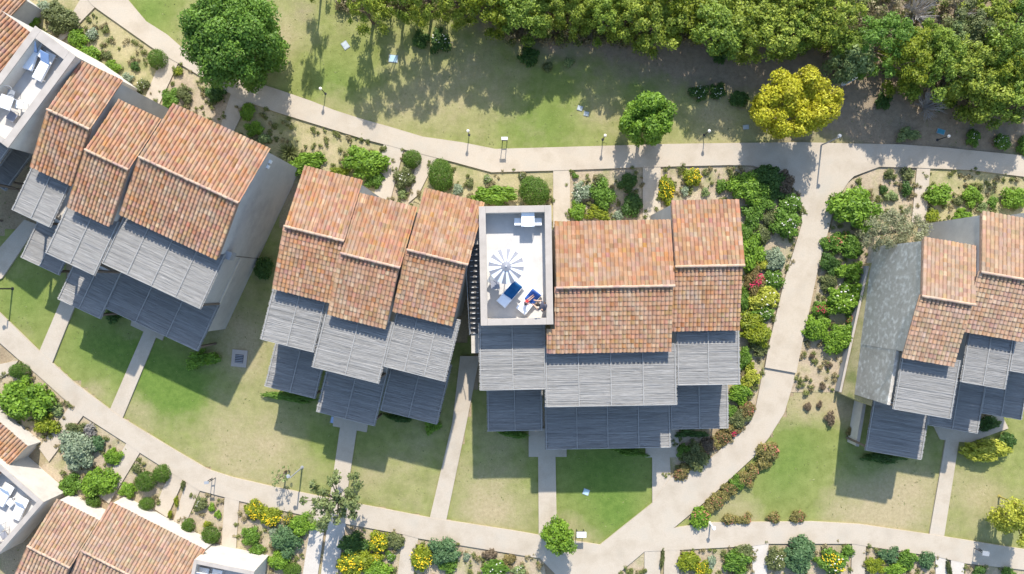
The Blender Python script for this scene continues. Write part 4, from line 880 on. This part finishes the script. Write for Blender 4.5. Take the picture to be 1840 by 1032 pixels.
 (134, 810, 31, 29, 'silver', None, 'large silver green dome shrub in the lower left bed'),
 (136, 772, 16, 12, 'olive', None, 'olive shrub directly above the silver green dome'),
 (160, 775, 12, 13, 'grey', None, 'grey leaved shrub right above the silver green dome'),
 (172, 797, 15, 15, 'bluegreen', None, 'blue green shrub right of the silver green dome'),
 (124, 871, 18, 17, 'green', None, 'round green shrub by the low terrace block wall'),
 (172, 868, 26, 27, 'bright', None, 'large bright shrub above the bottom left clay roof'),
 (201, 823, 14, 15, 'bright', None, 'bright shrub beside the side path in the lower left bed'),
 (166, 902, 13, 12, 'clipped', None, 'clipped ball at the valley of the bottom left clay roofs'),
 (260, 867, 18, 18, 'clipped', None, 'clipped ball, largest in the bed right of the lower left side path'),
 (289, 852, 16, 15, 'clipped', None, 'clipped ball nearest the walk right of the lower left side path'),
 (228, 881, 14, 14, 'bright', None, 'light green shrub left of the largest clipped ball'),
 (262, 907, 14, 12, 'clipped', None, 'clipped ball at the roof below the largest clipped ball'),
 (245, 843, 10, 9, 'olive', None, 'loose olive plant above the largest clipped ball'),
 (328, 872, 4, 9, 'olive', None, 'plant on the narrow strip between twin side paths, upper'),
 (316, 902, 4, 9, 'yellow', None, 'plant on the narrow strip between twin side paths, middle'),
 (305, 924, 4, 8, 'yellow', None, 'plant on the narrow strip between twin side paths, lower'),
 (359, 906, 13, 12, 'olive', 'white', 'white dotted shrub at the top of the small square bed'),
 (380, 913, 7, 8, 'bright', None, 'small bright plant right of the white dotted shrub'),
 (391, 925, 7, 7, 'bright', None, 'small bright plant at the right rim of the small square bed'),
 (337, 946, 13, 12, 'clipped', None, 'clipped ball left at the wall of the small square bed'),
 (377, 963, 17, 15, 'clipped', None, 'clipped ball right at the wall of the small square bed'),
 (371, 942, 7, 6, 'yellow', None, 'tiny yellow plant above the right clipped ball'),
 (459, 918, 19, 15, 'yellow', 'yellow', 'golden flowering shrub at the walk, left of a touching pair'),
 (485, 932, 20, 16, 'yellow', 'yellow', 'golden flowering shrub at the walk, right of a touching pair'),
 (541, 942, 20, 17, 'bright', None, 'bright leafy shrub left of the pale walkway head'),
 (517, 934, 9, 13, 'olive', 'yellow', 'slim yellow tipped shrub left of the bright leafy one'),
 (450, 965, 17, 15, 'green', None, 'dark green round shrub below the golden pair, upper'),
 (460, 989, 14, 11, 'green', None, 'dark green round shrub above the bottom terrace wall, lower'),
 (514, 971, 23, 22, 'bluegreen', None, 'blue green round shrub left of the pale walkway'),
 (490, 956, 9, 9, 'silver', None, 'small grey shrub between the golden pair and the blue green one'),
 (501, 1010, 19, 15, 'bright', None, 'bright shrub at the bottom edge below the blue green one'),
 (524, 1026, 16, 12, 'clipped', None, 'clipped ball at the bottom edge left of the pale walkway'),
 (632, 978, 22, 18, 'dark', None, 'dark shrub in tree shade right of the pale walkway'),
 (633, 1014, 30, 22, 'yellow', 'yellow', 'yellow dotted shrub at the bottom edge right of the pale walkway'),
 (681, 976, 20, 17, 'yellow', 'yellow', 'bright yellow flowering shrub right of the tree shade'),
 (712, 974, 15, 17, 'olive', None, 'grey olive shrub in the corner of walk and side path'),
 (674, 1004, 13, 10, 'yellow', 'yellow+white', 'yellow and white flowering plant below the bright yellow shrub'),
 (702, 1001, 9, 10, 'green', 'white', 'small green shrub beside the side path below the olive one'),
 (679, 1028, 26, 16, 'bright', None, 'bright mound at the bottom edge between the side paths'),
 (756, 1008, 18, 24, 'yellow', 'yellow', 'tall golden flowering shrub right of the next side path'),
 (799, 994, 23, 22, 'bluegreen', None, 'blue green shrub right of the tall golden one'),
 (806, 1018, 17, 14, 'green', None, 'green shrub below the blue green one at the bottom edge'),
 (838, 1000, 7, 7, 'silver', None, 'small silver plant inside a soil ring'),
 (890, 1022, 24, 17, 'green', 'white', 'white flowering mound at the bottom edge'),
 (881, 997, 12, 10, 'brown', None, 'brownish shrub above the white flowering mound'),
 (914, 1007, 13, 11, 'red', None, 'red brown shrub right of the white flowering mound'),
 (932, 1027, 14, 10, 'pale', 'white', 'white dotted plant at the bottom edge near the small walk tree'),
 (1238, 1008, 21, 17, 'yellow', None, 'yellow olive shrub at the bottom, right of the double side path'),
 (1261, 1022, 14, 13, 'yellow', 'yellow', 'shrub with pale yellow blooms at the bottom edge'),
 (1279, 1010, 9, 12, 'silver', None, 'narrow silver shrub right of the pale yellow blooms'),
 (1324, 1012, 24, 20, 'green', None, 'large leaved green shrub left of the pale side path'),
 (1337, 996, 18, 14, 'olive', None, 'olive shrub at the walk left of the pale side path'),
 (1394, 1006, 18, 17, 'olive', 'white', 'white flecked olive shrub right of the pale side path'),
 (1437, 1002, 28, 27, 'bluegreen', None, 'large blue green shrub at the bottom edge right of the pale side path'),
 (1500, 1013, 27, 19, 'green', 'yellow+white', 'yellow and white blooming shrub at the bottom edge'),
 (1524, 990, 11, 12, 'green', None, 'small green shrub in the walk corner right of the blooming one'),
 (1573, 1016, 15, 13, 'yellow', None, 'round yellow green shrub right of the narrow side path'),
 (1601, 999, 17, 14, 'bluegreen', None, 'blue green shrub at the walk, left of a trio'),
 (1631, 1007, 18, 15, 'green', None, 'green shrub at the walk, middle of a trio'),
 (1667, 1010, 14, 16, 'bluegreen', None, 'blue green shrub at the walk, right of a trio'),
 (1610, 1026, 18, 10, 'bright', None, 'bright shrub at the bottom edge below the trio'),
 (1761, 1026, 13, 9, 'dark', None, 'dark shrub at the bottom right near the walk sign'),
 (1813, 1030, 14, 9, 'green', None, 'green shrub at the bottom right corner'),
 (1190, 1008, 4, 18, 'olive', None, 'narrow planted strip between the double side path'),
 (1706, 1022, 3, 16, 'olive', None, 'narrow planted strip between the twin pale paths at lower right'),
 (358, 646, 28, 16, 'bright', None, 'green shrub at the lower corner of the left house pergola'),
 (202, 570, 13, 12, 'dark', None, 'dark shrub between two lower pergolas of the left house'),
 (472, 485, 17, 20, 'dark', None, 'dark shrub in the shaded gap between the left and middle houses'),
 (520, 714, 40, 9, 'green', None, 'low hedge strip along the left lower pergola of the middle house'),
 (775, 767, 14, 13, 'bright', None, 'green shrub at the lower right pergola corner of the middle house'),
 (719, 751, 25, 8, 'dark', None, 'low dark hedge strip along the right lower pergola of the middle house'),
 (921, 781, 28, 7, 'green', None, 'low hedge strip below the left lower pergola of the central house'),
 (1130, 812, 26, 6, 'green', None, 'low hedge strip below the middle lower pergola of the central house'),
 (1772, 812, 42, 17, 'lime', None, 'pale lime spreading shrub in the shade below the right house'),
 (1585, 824, 38, 8, 'dark', None, 'low dark hedge strip below the lower pergola of the right house'),
 (1812, 792, 17, 16, 'dark', None, 'dark shrub right of the pale lime spreading shrub'),
 (1778, 762, 19, 12, 'dark', None, 'dark shrub filling the court between the right house pergolas'),
 (70, 425, 8, 12, 'dark', None, 'dark shrub under the far left lower pergola'),
]
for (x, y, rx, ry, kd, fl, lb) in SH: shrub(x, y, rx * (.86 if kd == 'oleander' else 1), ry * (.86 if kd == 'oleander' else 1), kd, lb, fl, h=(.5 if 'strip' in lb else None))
# ------------------------------------------------------------------ sparse weeds and tufts give the lawns and beds a rough surface
V = []; rr_ = np.random.default_rng(4); n = 7000
px = rr_.uniform(-10, 1850, n); py = rr_.uniform(-10, 1042, n); kx = (px - 920) * H / F; ky = -(py - 516) * H / F
LP = [[tuple(P(x, y, .1)[:2]) for x, y in pl] for pl in (up + dn, low_up + low_dn + low_lf)]
keep = np.array([not any(inside(q_, a, b) for q_ in LP) for a, b in zip(kx, ky)]); kx = kx[keep]; ky = ky[keep]; n = len(kx)
a = rr_.uniform(0, 6.283, n); s_ = rr_.uniform(.03, .085, n); hx = np.cos(a) * s_; hy = np.sin(a) * s_; hz = rr_.uniform(.02, .04, n)
V = np.stack([np.stack([kx - hx, ky - hy, np.full(n, .01)], 1), np.stack([kx + hx, ky + hy, np.full(n, .01)], 1), np.stack([kx + hy * .8, ky - hx * .8, .03 + hz], 1)], 1).reshape(-1, 3)
tag(link('grass', mesh_np('grass', V, np.arange(3 * n).reshape(-1, 3), leafmat('leaf_grass', (.14, .17, .05), (.29, .28, .12), .2), {'tint': ('FLOAT', 'FACE', rr_.uniform(0, 1, n))})), 'short grass tufts scattered over lawns and beds', 'grass', kind='stuff')

# low mixed ground cover of the garden beds, too small and mingled to count
for nm, seed, cnt, mt_ in (('ground_cover', 21, 1700, leafmat('leaf_cover', (.10, .135, .03), (.28, .29, .09))), ('ground_cover', 22, 1300, leafmat('leaf_drycover', (.20, .16, .07), (.42, .36, .19)))):
    qq = random.Random(seed); Lb = []; wts = []
    for b_ in BEDS:
        xs = [v[0] for v in b_]; ys = [v[1] for v in b_]; wts.append((max(xs) - min(xs)) * (max(ys) - min(ys)))
    while len(Lb) < cnt:
        b_ = qq.choices(BEDS, wts)[0]; x = qq.uniform(min(v[0] for v in b_), max(v[0] for v in b_)); y = qq.uniform(min(v[1] for v in b_), max(v[1] for v in b_))
        if not inside(b_, x, y) or not (-20 < x < 1860 and -20 < y < 1050): continue
        g = P(x, y)
        if any(inside(q_, g.x, g.y) for q_ in LP): continue
        for k in range(qq.randint(1, 3)): Lb.append((g.x + qq.gauss(0, .12), g.y + qq.gauss(0, .12), qq.uniform(.03, .14), qq.uniform(.07, .2)))
    tag(link(nm, foliage(nm, Lb, 260, .085, seed, mt_, shell=.5)), 'low green weeds and herbs mingled over the garden beds' if seed == 21 else 'dry straw coloured weeds mingled over the garden beds', 'ground cover', kind='stuff')

# ------------------------------------------------------------------ lamps, signs, covers
def bollard(px, py, label, h=1.05):
    g = P(px, py); r = empty('bollard_lamp', g, 0, label, 'lamp', 'globe lamps along the upper walk')
    MB().disc((0, 0), .09, .09, 0, .03, 10).tube([(0, 0, .02), (0, 0, h)], .028, 8).build('post', M_black, r)
    MB().disc((0, 0), .05, .07, h, h + .06, 10).build('collar', M_black, r)
    MB().ball((0, 0, h + .15), .105, 12, 8).build('globe', M_globe, r, smooth=True)
for x, y, l in ((585, 169, 'globe lamp on the lawn edge nearest the big round tree'), (843, 243, 'globe lamp on the lawn edge left of the panel sign'), (1083, 251, 'globe lamp on the lawn edge left of the lone green tree'), (1265, 243, 'globe lamp on the lawn edge right of the lone green tree'), (1684, 252, 'globe lamp at the upper walk near the right edge, in shade')): bollard(x, y, l)
def street_lamp(px, py, h, label, arm=(0, 0), m=None):
    g = P(px, py); r = empty('lamp_post', g, 0, label, 'lamp', 'tall lamp posts'); m = m or M_steel
    MB().disc((0, 0), .12, .10, 0, .06, 10).build('base', m, r)
    MB().tube([(0, 0, .05), (0, 0, h * .6), (0, 0, h)], [.055, .045, .04], 8).build('pole', m, r)
    ax, ay = arm; MB().tube([(0, 0, h - .03), (ax * .8, ay * .8, h + .02)], .025, 6).build('arm', m, r)
    hd = MB().disc((ax, ay), .13, .08, h - .06, h + .04, 14).build('head', m, r)
    MB().disc((ax, ay), .09, .10, h - .10, h - .062, 14).build('diffuser', M_globe, hd)
street_lamp(543, 840, 2.4, 'lamp post on the lower lawn beside the thin young tree', (-.15, .05))
street_lamp(1795, 892, 2.6, 'lamp post on the lower right lawn beside the lime yellow tree', (.2, 0), mat('ochre_metal', [(.30, .25, .06), (.36, .30, .09)], rough=.6))
street_lamp(23, 519, 2.3, 'lamp post at the left edge on the lawn', (-.2, 0), M_black)
street_lamp(415, 548, 2.3, 'black lamp post against the tall bare east wall', (-.05, 0), M_black)
street_lamp(1474, 262, 2.5, 'lamp post at the upper walk right of the golden tree', (.1, .1), M_steel)
street_lamp(1275, 940, 1.1, 'short lamp post at the tip of the right lawn', (-.02, 0.02), M_white)
def sign(px, py, w_, d, h, label, m, rz=0.0, tilt=.0, frame=M_black):
    r = empty('sign_stand', P(px, py), rz, label, 'sign', 'information signs by the walks')
    for s in (-1, 1): MB().tube([(s * w_ * .36, 0, 0), (s * w_ * .36, 0, h)], .025, 6).build('post', frame, r)
    o = MB().box(-w_ / 2, w_ / 2, -d / 2, d / 2, h, h + .05).build('panel', m, r, bev=.01); o.rotation_euler = (tilt, 0, 0)
    MB().box(-w_ * .38, w_ * .38, -.02, .02, h * .45, h * .5).build('rail', frame, r)
sign(907, 256, .42, .20, 1.15, 'pale topped two legged sign beside the upper walk', mat('sign_grey', [(.55, .52, .50), (.62, .6, .58)]))
sign(1042, 951, .62, .36, 1.0, 'white topped two legged sign beside the small walk tree', M_white)
sign(386, 858, .30, .18, 1.2, 'grey topped sign at the bend of the lower left walk', M_steel, .1, 0, M_black)
sign(1752, 984, .45, .3, 1.0, 'grey bin stand beside the lower right walk', M_steel, -.15)
def cover(px, py, w_, d, rz, label, m=None):
    r = empty('utility_cover', P(px, py), rz, label, 'cover', 'utility covers on the lawns'); m = m or M_plate
    MB().box(-w_ / 2, w_ / 2, -d / 2, d / 2, 0, .05).build('frame', M_steel, r); MB().box(-w_ * .42, w_ * .42, -d * .42, d * .42, .051, .06).build('lid', m, r)
cover(621, 82, .42, .52, .6, 'pale ground cover in the tree shade at upper left, left of two')
cover(707, 106, .6, .5, -.1, 'pale ground cover in the tree shade at upper left, right of two', mat('blue_cover', [(.36, .50, .52), (.44, .58, .6)]))
cover(1042, 195, .36, .32, -.3, 'white ground cover in the upper lawn, left of a touching pair'); cover(1053.5, 205, .34, .3, -.2, 'white ground cover in the upper lawn, right of a touching pair')
cover(1053, 884, .42, .40, -.35, 'blue ground cover in the shaded lawn below the central house', mat('blue_cover', [(.2, .4, .42), (.3, .5, .5)]))
cover(1340, 229, .4, .3, .1, 'white ground cover at the edge of the golden tree shade'); cover(1690, 237, .55, .35, -.3, 'blue ground cover at the upper walk near the bare grey shrub', mat('teal_cover', [(.05, .22, .28), (.08, .28, .34)]))
cover(604, 756, .75, .45, -.25, 'pale blue hatch below the middle house lower pergola', M_bluec)
mh = empty('manhole', P(431, 644), -.1, 'white framed square manhole on the lawn left of the middle house', 'manhole')
MB().box(-.5, .5, -.56, .56, 0, .10).build('frame', M_coping, mh); MB().box(-.27, .27, -.30, .26, .1005, .115).build('grate', M_dark, mh)
for k in range(5): MB().box(-.25, .25, -.27 + k * .11, -.23 + k * .11, .116, .13).build('bar', M_steel, mh)
lk = link('white_bench_plank', None, None, P(1523, 147)); lk.rotation_euler = (0, 0, .5)
tag(lk, 'white plank bench on the shaded slope behind the golden tree', 'bench'); MB().box(-.55, .55, -.13, .13, .38, .44).build('seat', M_white, lk)
for s in (-1, 1): MB().box(s * .45 - .04, s * .45 + .04, -.1, .1, 0, .379).build('leg', M_white, lk)
# garden walls
struct(MB().prism([tuple(P(x, y, z)[:2]) for x, y, z in ((1562, 474, .6), (1512, 708, .6), (1566, 730, 2.6), (1606, 458, 2.6))], -.05, 0, [.6, .6, 2.6, 2.6]).build('planted_bank', M_drybed))
wl = empty('garden_wall', P(1560, 560), 0, 'white wall running down between the round shrubs and the stained west wall', 'wall'); wl.location.z = 0
p0, p1_ = P(1560, 478, .7), P(1510, 705, .7); dv = (p1_ - p0); ang = math.atan2(dv.y, dv.x); mid = (p0 + p1_) / 2 - wl.location; mid.z = 0
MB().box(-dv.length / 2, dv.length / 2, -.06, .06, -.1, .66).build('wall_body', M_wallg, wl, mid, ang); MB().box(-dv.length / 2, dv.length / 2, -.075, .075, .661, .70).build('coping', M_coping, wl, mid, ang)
wb = empty('retaining_wall', P(512, 306), 0, 'thin white wall between the left and middle houses', 'wall')
MB().box(-.5, .5, -.06, .06, 0, .9, R(-24)).build('wall_body', M_wall, wb); MB().box(-.5, .5, -.08, .08, .901, .95, R(-24)).build('coping', M_coping, wb)

# ------------------------------------------------------------------ terrace furniture
def lounger(loc, rz, label, towel=None, L_=1.75, w_=.62, back=True, canvas=None):
    r = empty('sun_lounger', loc, rz, label, 'sun lounger', 'sun loungers on the roof terraces')
    MB().box(-w_ / 2, w_ / 2, -L_ / 2, L_ / 2, .24, .29).build('frame', M_white, r)
    for sx in (-1, 1):
        for sy in (-1, 1): MB().box(sx * (w_ / 2 - .05) - .025, sx * (w_ / 2 - .05) + .025, sy * (L_ / 2 - .15) - .025, sy * (L_ / 2 - .15) + .025, 0, .239).build('leg', M_white, r)
    hb = L_ * .12
    MB().box(-w_ / 2 + .02, w_ / 2 - .02, -L_ / 2 + .02, hb, .291, .37).build('cushion', M_cush, r, bev=.025)
    z1 = .37 + (.42 if back else .02); y1 = L_ / 2 - (.12 if back else .02)
    bk = MB().add([(-w_ / 2 + .02, hb + .01, .30), (w_ / 2 - .02, hb + .01, .30), (w_ / 2 - .02, y1, z1 - .08), (-w_ / 2 + .02, y1, z1 - .08), (-w_ / 2 + .02, hb + .01, .38), (w_ / 2 - .02, hb + .01, .38), (w_ / 2 - .02, y1, z1), (-w_ / 2 + .02, y1, z1)], [(3, 2, 1, 0), (4, 5, 6, 7), (0, 1, 5, 4), (2, 3, 7, 6), (1, 2, 6, 5), (3, 0, 4, 7)]).build('backrest', canvas or M_cush, r, bev=.02)
    if towel:
        t0 = hb - L_ * towel[1]; sl = (z1 - .38) / (y1 - hb - .01); ww = w_ / 2 - .03; n = 8; V = []; Fq = []
        for i in range(n + 1):
            y = t0 + (y1 - .06 - t0) * i / n; z = .392 if y < hb else .395 + sl * (y - hb)
            for x in np.linspace(-ww, ww, 6): V.append((x, y + .02 * math.sin(9 * x), z + .008 * math.sin(14 * x + 5 * y)))
        for i in range(n):
            for k in range(5): Fq.append((i * 6 + k, i * 6 + k + 1, i * 6 + k + 7, i * 6 + k + 6))
        t = mesh_np('beach_towel', V, Fq, towel[0], smooth=True); o = link('beach_towel', t, None, loc, rz); sm = o.modifiers.new('s', 'SOLIDIFY'); sm.thickness = .012; sm.offset = 1
        tag(o, towel[2], 'towel')
    return r
def table(loc, rz, sx, sy, label, m=None, h=.74):
    r = empty('table', loc, rz, label, 'table', 'terrace tables'); m = m or M_white
    MB().box(-sx / 2, sx / 2, -sy / 2, sy / 2, h - .035, h).build('top', m, r, bev=.008)
    for a in (-1, 1):
        for b in (-1, 1): MB().box(a * (sx / 2 - .05) - .02, a * (sx / 2 - .05) + .02, b * (sy / 2 - .05) - .02, b * (sy / 2 - .05) + .02, 0, h - .036).build('leg', m, r)
def chair(loc, rz, label, m=None):
    r = empty('chair', loc, rz, label, 'chair', 'terrace chairs'); m = m or M_white
    MB().box(-.21, .21, -.2, .22, .43, .46).build('seat', m, r, bev=.01)
    for a in (-1, 1):
        for b in (-1, 1): MB().tube([(a * .19, b * .18, 0), (a * .18, b * .17, .43)], .014, 5).build('leg', m, r)
    pts = [(-.2, -.18, .46)] + [(.24 * math.cos(t), -.2 - .14 * math.sin(t), .80 if 0 < i < 10 else .7) for i, t in enumerate(np.linspace(math.pi, 0, 11))] + [(.2, -.18, .46)]
    MB().tube(pts, .016, 5).build('back_frame', m, r)
zf = 5.80
def onD(x, y): p = P(x, y, zf); return p
table(onD(948, 397), 0, .74, .80, 'white square table at the north wall of the central roof terrace')
chair(onD(931, 400), -math.pi / 2 + math.pi, 'white chair left of the square table on the central roof terrace'); chair(onD(966, 400), math.pi / 2 + math.pi, 'white chair right of the square table on the central roof terrace')
pr_ = empty('parasol', onD(910, 481), 0, 'grey and white striped round parasol on the central roof terrace', 'parasol')
MB().disc((0, 0), .26, .24, 0, .07, 16).build('base', M_steel, pr_); MB().tube([(0, 0, .06), (0, 0, 2.42)], .024, 8).build('pole', M_white, pr_)
RP, NS = .96, 24
for k in range(NS):
    a0_, a1_ = 2 * math.pi * k / NS, 2 * math.pi * (k + 1) / NS; Vp = []; gs = k % 2; rs = [.22, .5, .75, RP if gs else RP * .97]
    for rr0 in rs:
        for q_ in range(4):
            t = a0_ + (a1_ - a0_) * q_ / 3; Vp.append((rr0 * math.cos(t), rr0 * math.sin(t), 2.42 - .36 * rr0 - .05 * (rr0 / RP) ** 3 * (1 - abs(q_ - 1.5) * .3)))
    o = link('canopy_panel', mesh_np('canopy_panel', Vp, [(i * 4 + j, i * 4 + 4 + j, i * 4 + 5 + j, i * 4 + 1 + j) for i in range(3) for j in range(3)], M_greyc if gs else M_cush, smooth=True), pr_)
    if not gs: MB().tube([(.03 * math.cos(a0_), .03 * math.sin(a0_), 2.36), (RP * math.cos(a0_), RP * math.sin(a0_), 2.40 - .36 * RP - .06)], .008, 4).build('rib', M_white, pr_)
MB().disc((0, 0), .27, .05, 2.345, 2.43, 16).build('vent_cap', M_greyc, pr_); MB().ball((0, 0, 2.45), .035, 8, 6).build('finial', M_white, pr_)
def axis(ax, ay, bx, by, z):             # lounger from foot point to head point
    a_, b_ = P(ax, ay, z), P(bx, by, z); d = b_ - a_; return (a_ + b_) / 2, math.atan2(d.y, d.x) - math.pi / 2
l1, z1_ = axis(900, 547, 934, 507, zf); l2, z2_ = axis(936, 559, 966, 522, zf)
lounger(l1, z1_, 'white sun lounger with dark blue towel below the striped parasol', (M_bluet, .26, 'dark blue towel spread on the lounger below the parasol'), L_=1.72, w_=.66)
lounger(l2, z2_, 'white sun lounger by the east parapet of the central terrace', (M_bluet2, .16, 'cobalt blue towel on the lounger by the east parapet'), L_=1.62, w_=.68)
table(onD(890, 512), .1, .5, .5, 'grey side table in the parasol shade on the central terrace', M_greyc, .5)
chair(onD(884, 503), 2.6, 'grey chair beside the side table in the parasol shade', M_steel)
def onA(x, y): return P(x, y, 5.80)
for (q0, q1, lb) in (((55, 128), (73, 77), 'white lounger nearest the outer corner of the top left terrace'), ((74, 143), (96, 102), 'white lounger nearest the house side of the top left terrace')):
    c_, z_ = axis(*q0, *q1, 5.8); lounger(c_, z_, lb, None, L_=1.75, w_=.60, canvas=M_bluec)
table(onA(83, 102), R(-36), .45, .4, 'white side table between the two loungers on the top left terrace', None, .4)
table(onA(27, 190), R(-20), .75, .75, 'white table on the lower part of the top left terrace')
table(onA(28, 212), R(-36), .5, .5, 'grey low table at the open end of the top left terrace', M_greyc, .3)
chair(onA(30, 172), R(160), 'grey chair at the white table of the top left terrace, upper', M_steel); chair(onA(45, 192), R(80), 'pale chair at the white table of the top left terrace, right'); chair(onA(12, 184), R(-100), 'white chair at the white table of the top left terrace, left')
for (q0, q1, lb) in (((5, 905), (24, 870), 'white lounger on the lower left terrace, the left one'), ((33, 930), (50, 893), 'white lounger on the lower left terrace, the right one')):
    c_, z_ = axis(*q0, *q1, 1.45); lounger(c_, z_, lb, None, L_=1.45, w_=.62)
table(P(27, 900, 1.45), R(-41), .42, .42, 'white side table between the lower left terrace loungers', None, .42)
table(P(8, 980, 1.45), R(-41), .5, .5, 'grey table at the left edge of the lower left terrace', M_greyc, .6)
chair(P(10, 946, 1.45), R(40), 'grey chair on the lower left terrace, upper', M_steel); chair(P(16, 958, 1.45), R(-60), 'grey chair on the lower left terrace, lower', M_greyc)
c_, z_ = axis(364, 1052, 370, 1022, 1.75); lounger(c_, z_, 'white lounger on the bottom edge terrace', None, L_=1.4)
c_, z_ = axis(388, 1054, 394, 1024, 1.75); lounger(c_, z_, 'blue lounger on the bottom edge terrace', (M_bluec, .3, 'light blue towel on the bottom edge terrace lounger'), L_=1.3)

# ------------------------------------------------------------------ people on the central terrace
def skin_body(name, joints, edges, root_i, regions, parent, sub=2):
    me = bpy.data.meshes.new('body'); me.from_pydata([j[:3] for j in joints], edges, []); o = bpy.data.objects.new('body', me); COL.objects.link(o)
    sk = o.modifiers.new('skin', 'SKIN'); sk.use_smooth_shade = True
    for i, j in enumerate(joints): me.skin_vertices[0].data[i].radius = (j[3], j[4] if len(j) > 4 else j[3]); me.skin_vertices[0].data[i].use_root = (i == root_i)
    sb = o.modifiers.new('sub', 'SUBSURF'); sb.levels = sub; sb.render_levels = sub
    bpy.context.view_layer.update(); ev = o.evaluated_get(bpy.context.evaluated_depsgraph_get()); m2 = bpy.data.meshes.new_from_object(ev); bpy.data.objects.remove(o)
    mats = [r[0] for r in regions]
    m2.materials.clear()
    for x in mats: m2.materials.append(x)
    for p in m2.polygons:
        c = p.center
        for i, (m_, f) in enumerate(regions):
            if f(c): p.material_index = i; break
        p.use_smooth = True
    return link(name, m2, parent)
M_skin = mat('skin', [(.50, .30, .20), (.56, .34, .23)], rough=.6); M_hair = mat('dark_hair', [(.025, .018, .014), (.04, .03, .024)], rough=.6)
M_shirt = mat('charcoal_shirt', [(.055, .055, .075), (.085, .085, .11)], rough=.95); M_short = mat('dark_shorts', [(.05, .05, .06), (.08, .08, .09)], rough=.95)
M_redc = mat('red_cloth', [(.55, .05, .045), (.65, .08, .07)], rough=.95); M_purp = mat('plum_cloth', [(.10, .06, .11), (.14, .09, .15)], rough=.95)
# adult standing at the lounger, bent forward towards it, facing -x
ad = empty('person', onD(977, 551), R(-22), 'person in charcoal top standing bent over beside the east lounger', 'person')
J = [(.04, 0, .90, .145, .12), (-.02, 0, 1.06, .14, .115), (-.13, 0, 1.24, .17, .12), (-.23, 0, 1.36, .15, .10), (-.30, 0, 1.40, .055), (-.36, 0, 1.42, .05),
     (.06, .13, .84, .09), (.03, .17, .47, .062), (.08, .20, .07, .045), (-.08, .21, .03, .04), (.06, -.13, .84, .09), (.03, -.17, .47, .062), (.08, -.20, .07, .045), (-.08, -.21, .03, .04),
     (-.20, .19, 1.34, .065), (-.30, .25, 1.10, .047), (-.52, .17, .96, .036), (-.59, .15, .93, .032), (-.20, -.19, 1.34, .065), (-.32, -.25, 1.10, .047), (-.54, -.14, .98, .036), (-.61, -.12, .95, .032)]
Ed = [(0, 1), (1, 2), (2, 3), (3, 4), (4, 5), (0, 6), (6, 7), (7, 8), (8, 9), (0, 10), (10, 11), (11, 12), (12, 13), (3, 14), (14, 15), (15, 16), (16, 17), (3, 18), (18, 19), (19, 20), (20, 21)]
for sgn, wi in ((1, 17), (-1, 21)):
    wx, wy, wz = J[wi][:3]
    for k, (dy, L_) in enumerate(((-.03, .075), (-.01, .09), (.01, .085), (.03, .065))):
        J.append((wx - .05, wy + dy, wz - .01, .009)); J.append((wx - .05 - L_, wy + dy * 1.2, wz - .045, .007)); Ed += [(wi, len(J) - 2), (len(J) - 2, len(J) - 1)]
    J.append((wx - .05, wy - sgn * .055, wz - .03, .009)); Ed.append((wi, len(J) - 1))
skin_body('body', J, Ed, 0, [(M_short, lambda c: .45 < c.z < .95 and c.x > -.2 and not (c.x < -.22)), (M_shirt, lambda c: c.z >= .95 and c.x > -.31 and not (c.z < 1.16 and abs(c.y) > .2)), (M_skin, lambda c: True)], ad)
hd = MB().ball((-.45, 0, 1.45), .10, 14, 10, 1.2).ball((-.545, 0, 1.43), .022, 6, 4).ball((-.44, .10, 1.44), .022, 6, 4).ball((-.44, -.10, 1.44), .022, 6, 4).build('head', M_skin, ad, smooth=True)
for s in (-1, 1): MB().ball((-.538, s * .035, 1.46), .012, 6, 4).build('eye', M_black, hd)
MB().box(-.546, -.53, -.03, .03, 1.385, 1.395).build('mouth', M_redc, hd)
MB().ball((-.425, 0, 1.485), .112, 14, 8, 1.12).ball((-.37, 0, 1.43), .085, 10, 6, 1.2).build('hair', M_hair, ad, smooth=True)
# small child on the cobalt towel, legs towards the head end
ch = empty('person', l2 + Vector((0, 0, .40)), z2_, 'small child in red shorts sitting on the cobalt towel', 'person')
J = [(-.10, -.22, .09, .075, .07), (-.08, -.26, .22, .075, .06), (-.08, -.27, .34, .07, .05), (-.08, -.27, .41, .03), (-.14, -.10, .09, .05), (-.10, .14, .14, .036), (-.05, .36, .18, .026), (-.05, .40, .22, .022), (-.04, -.10, .09, .05), (.0, .12, .15, .036), (.04, .33, .19, .026), (.04, .37, .23, .022),
     (-.17, -.26, .33, .03), (-.23, -.20, .22, .022), (-.20, -.10, .14, .018), (.01, -.26, .33, .03), (.07, -.20, .22, .022), (.06, -.10, .14, .018)]
Ed = [(0, 1), (1, 2), (2, 3), (0, 4), (4, 5), (5, 6), (6, 7), (0, 8), (8, 9), (9, 10), (10, 11), (2, 12), (12, 13), (13, 14), (2, 15), (15, 16), (16, 17)]
skin_body('body', J, Ed, 0, [(M_redc, lambda c: c.y < -.02 and c.z < .19 and c.x < .05 and c.x > -.19), (M_purp, lambda c: c.z > .18 and c.y < -.15 and abs(c.x + .08) < .12), (M_skin, lambda c: True)], ch)
hc = MB().ball((-.08, -.26, .50), .078, 12, 8, 1.15).ball((-.08, -.185, .49), .015, 6, 4).build('head', M_skin, ch, smooth=True)
for s in (-1, 1): MB().ball((-.08 + s * .028, -.19, .51), .009, 6, 4).build('eye', M_black, hc)
MB().ball((-.08, -.275, .525), .086, 12, 8, 1.08).build('hair', M_hair, ch, smooth=True)
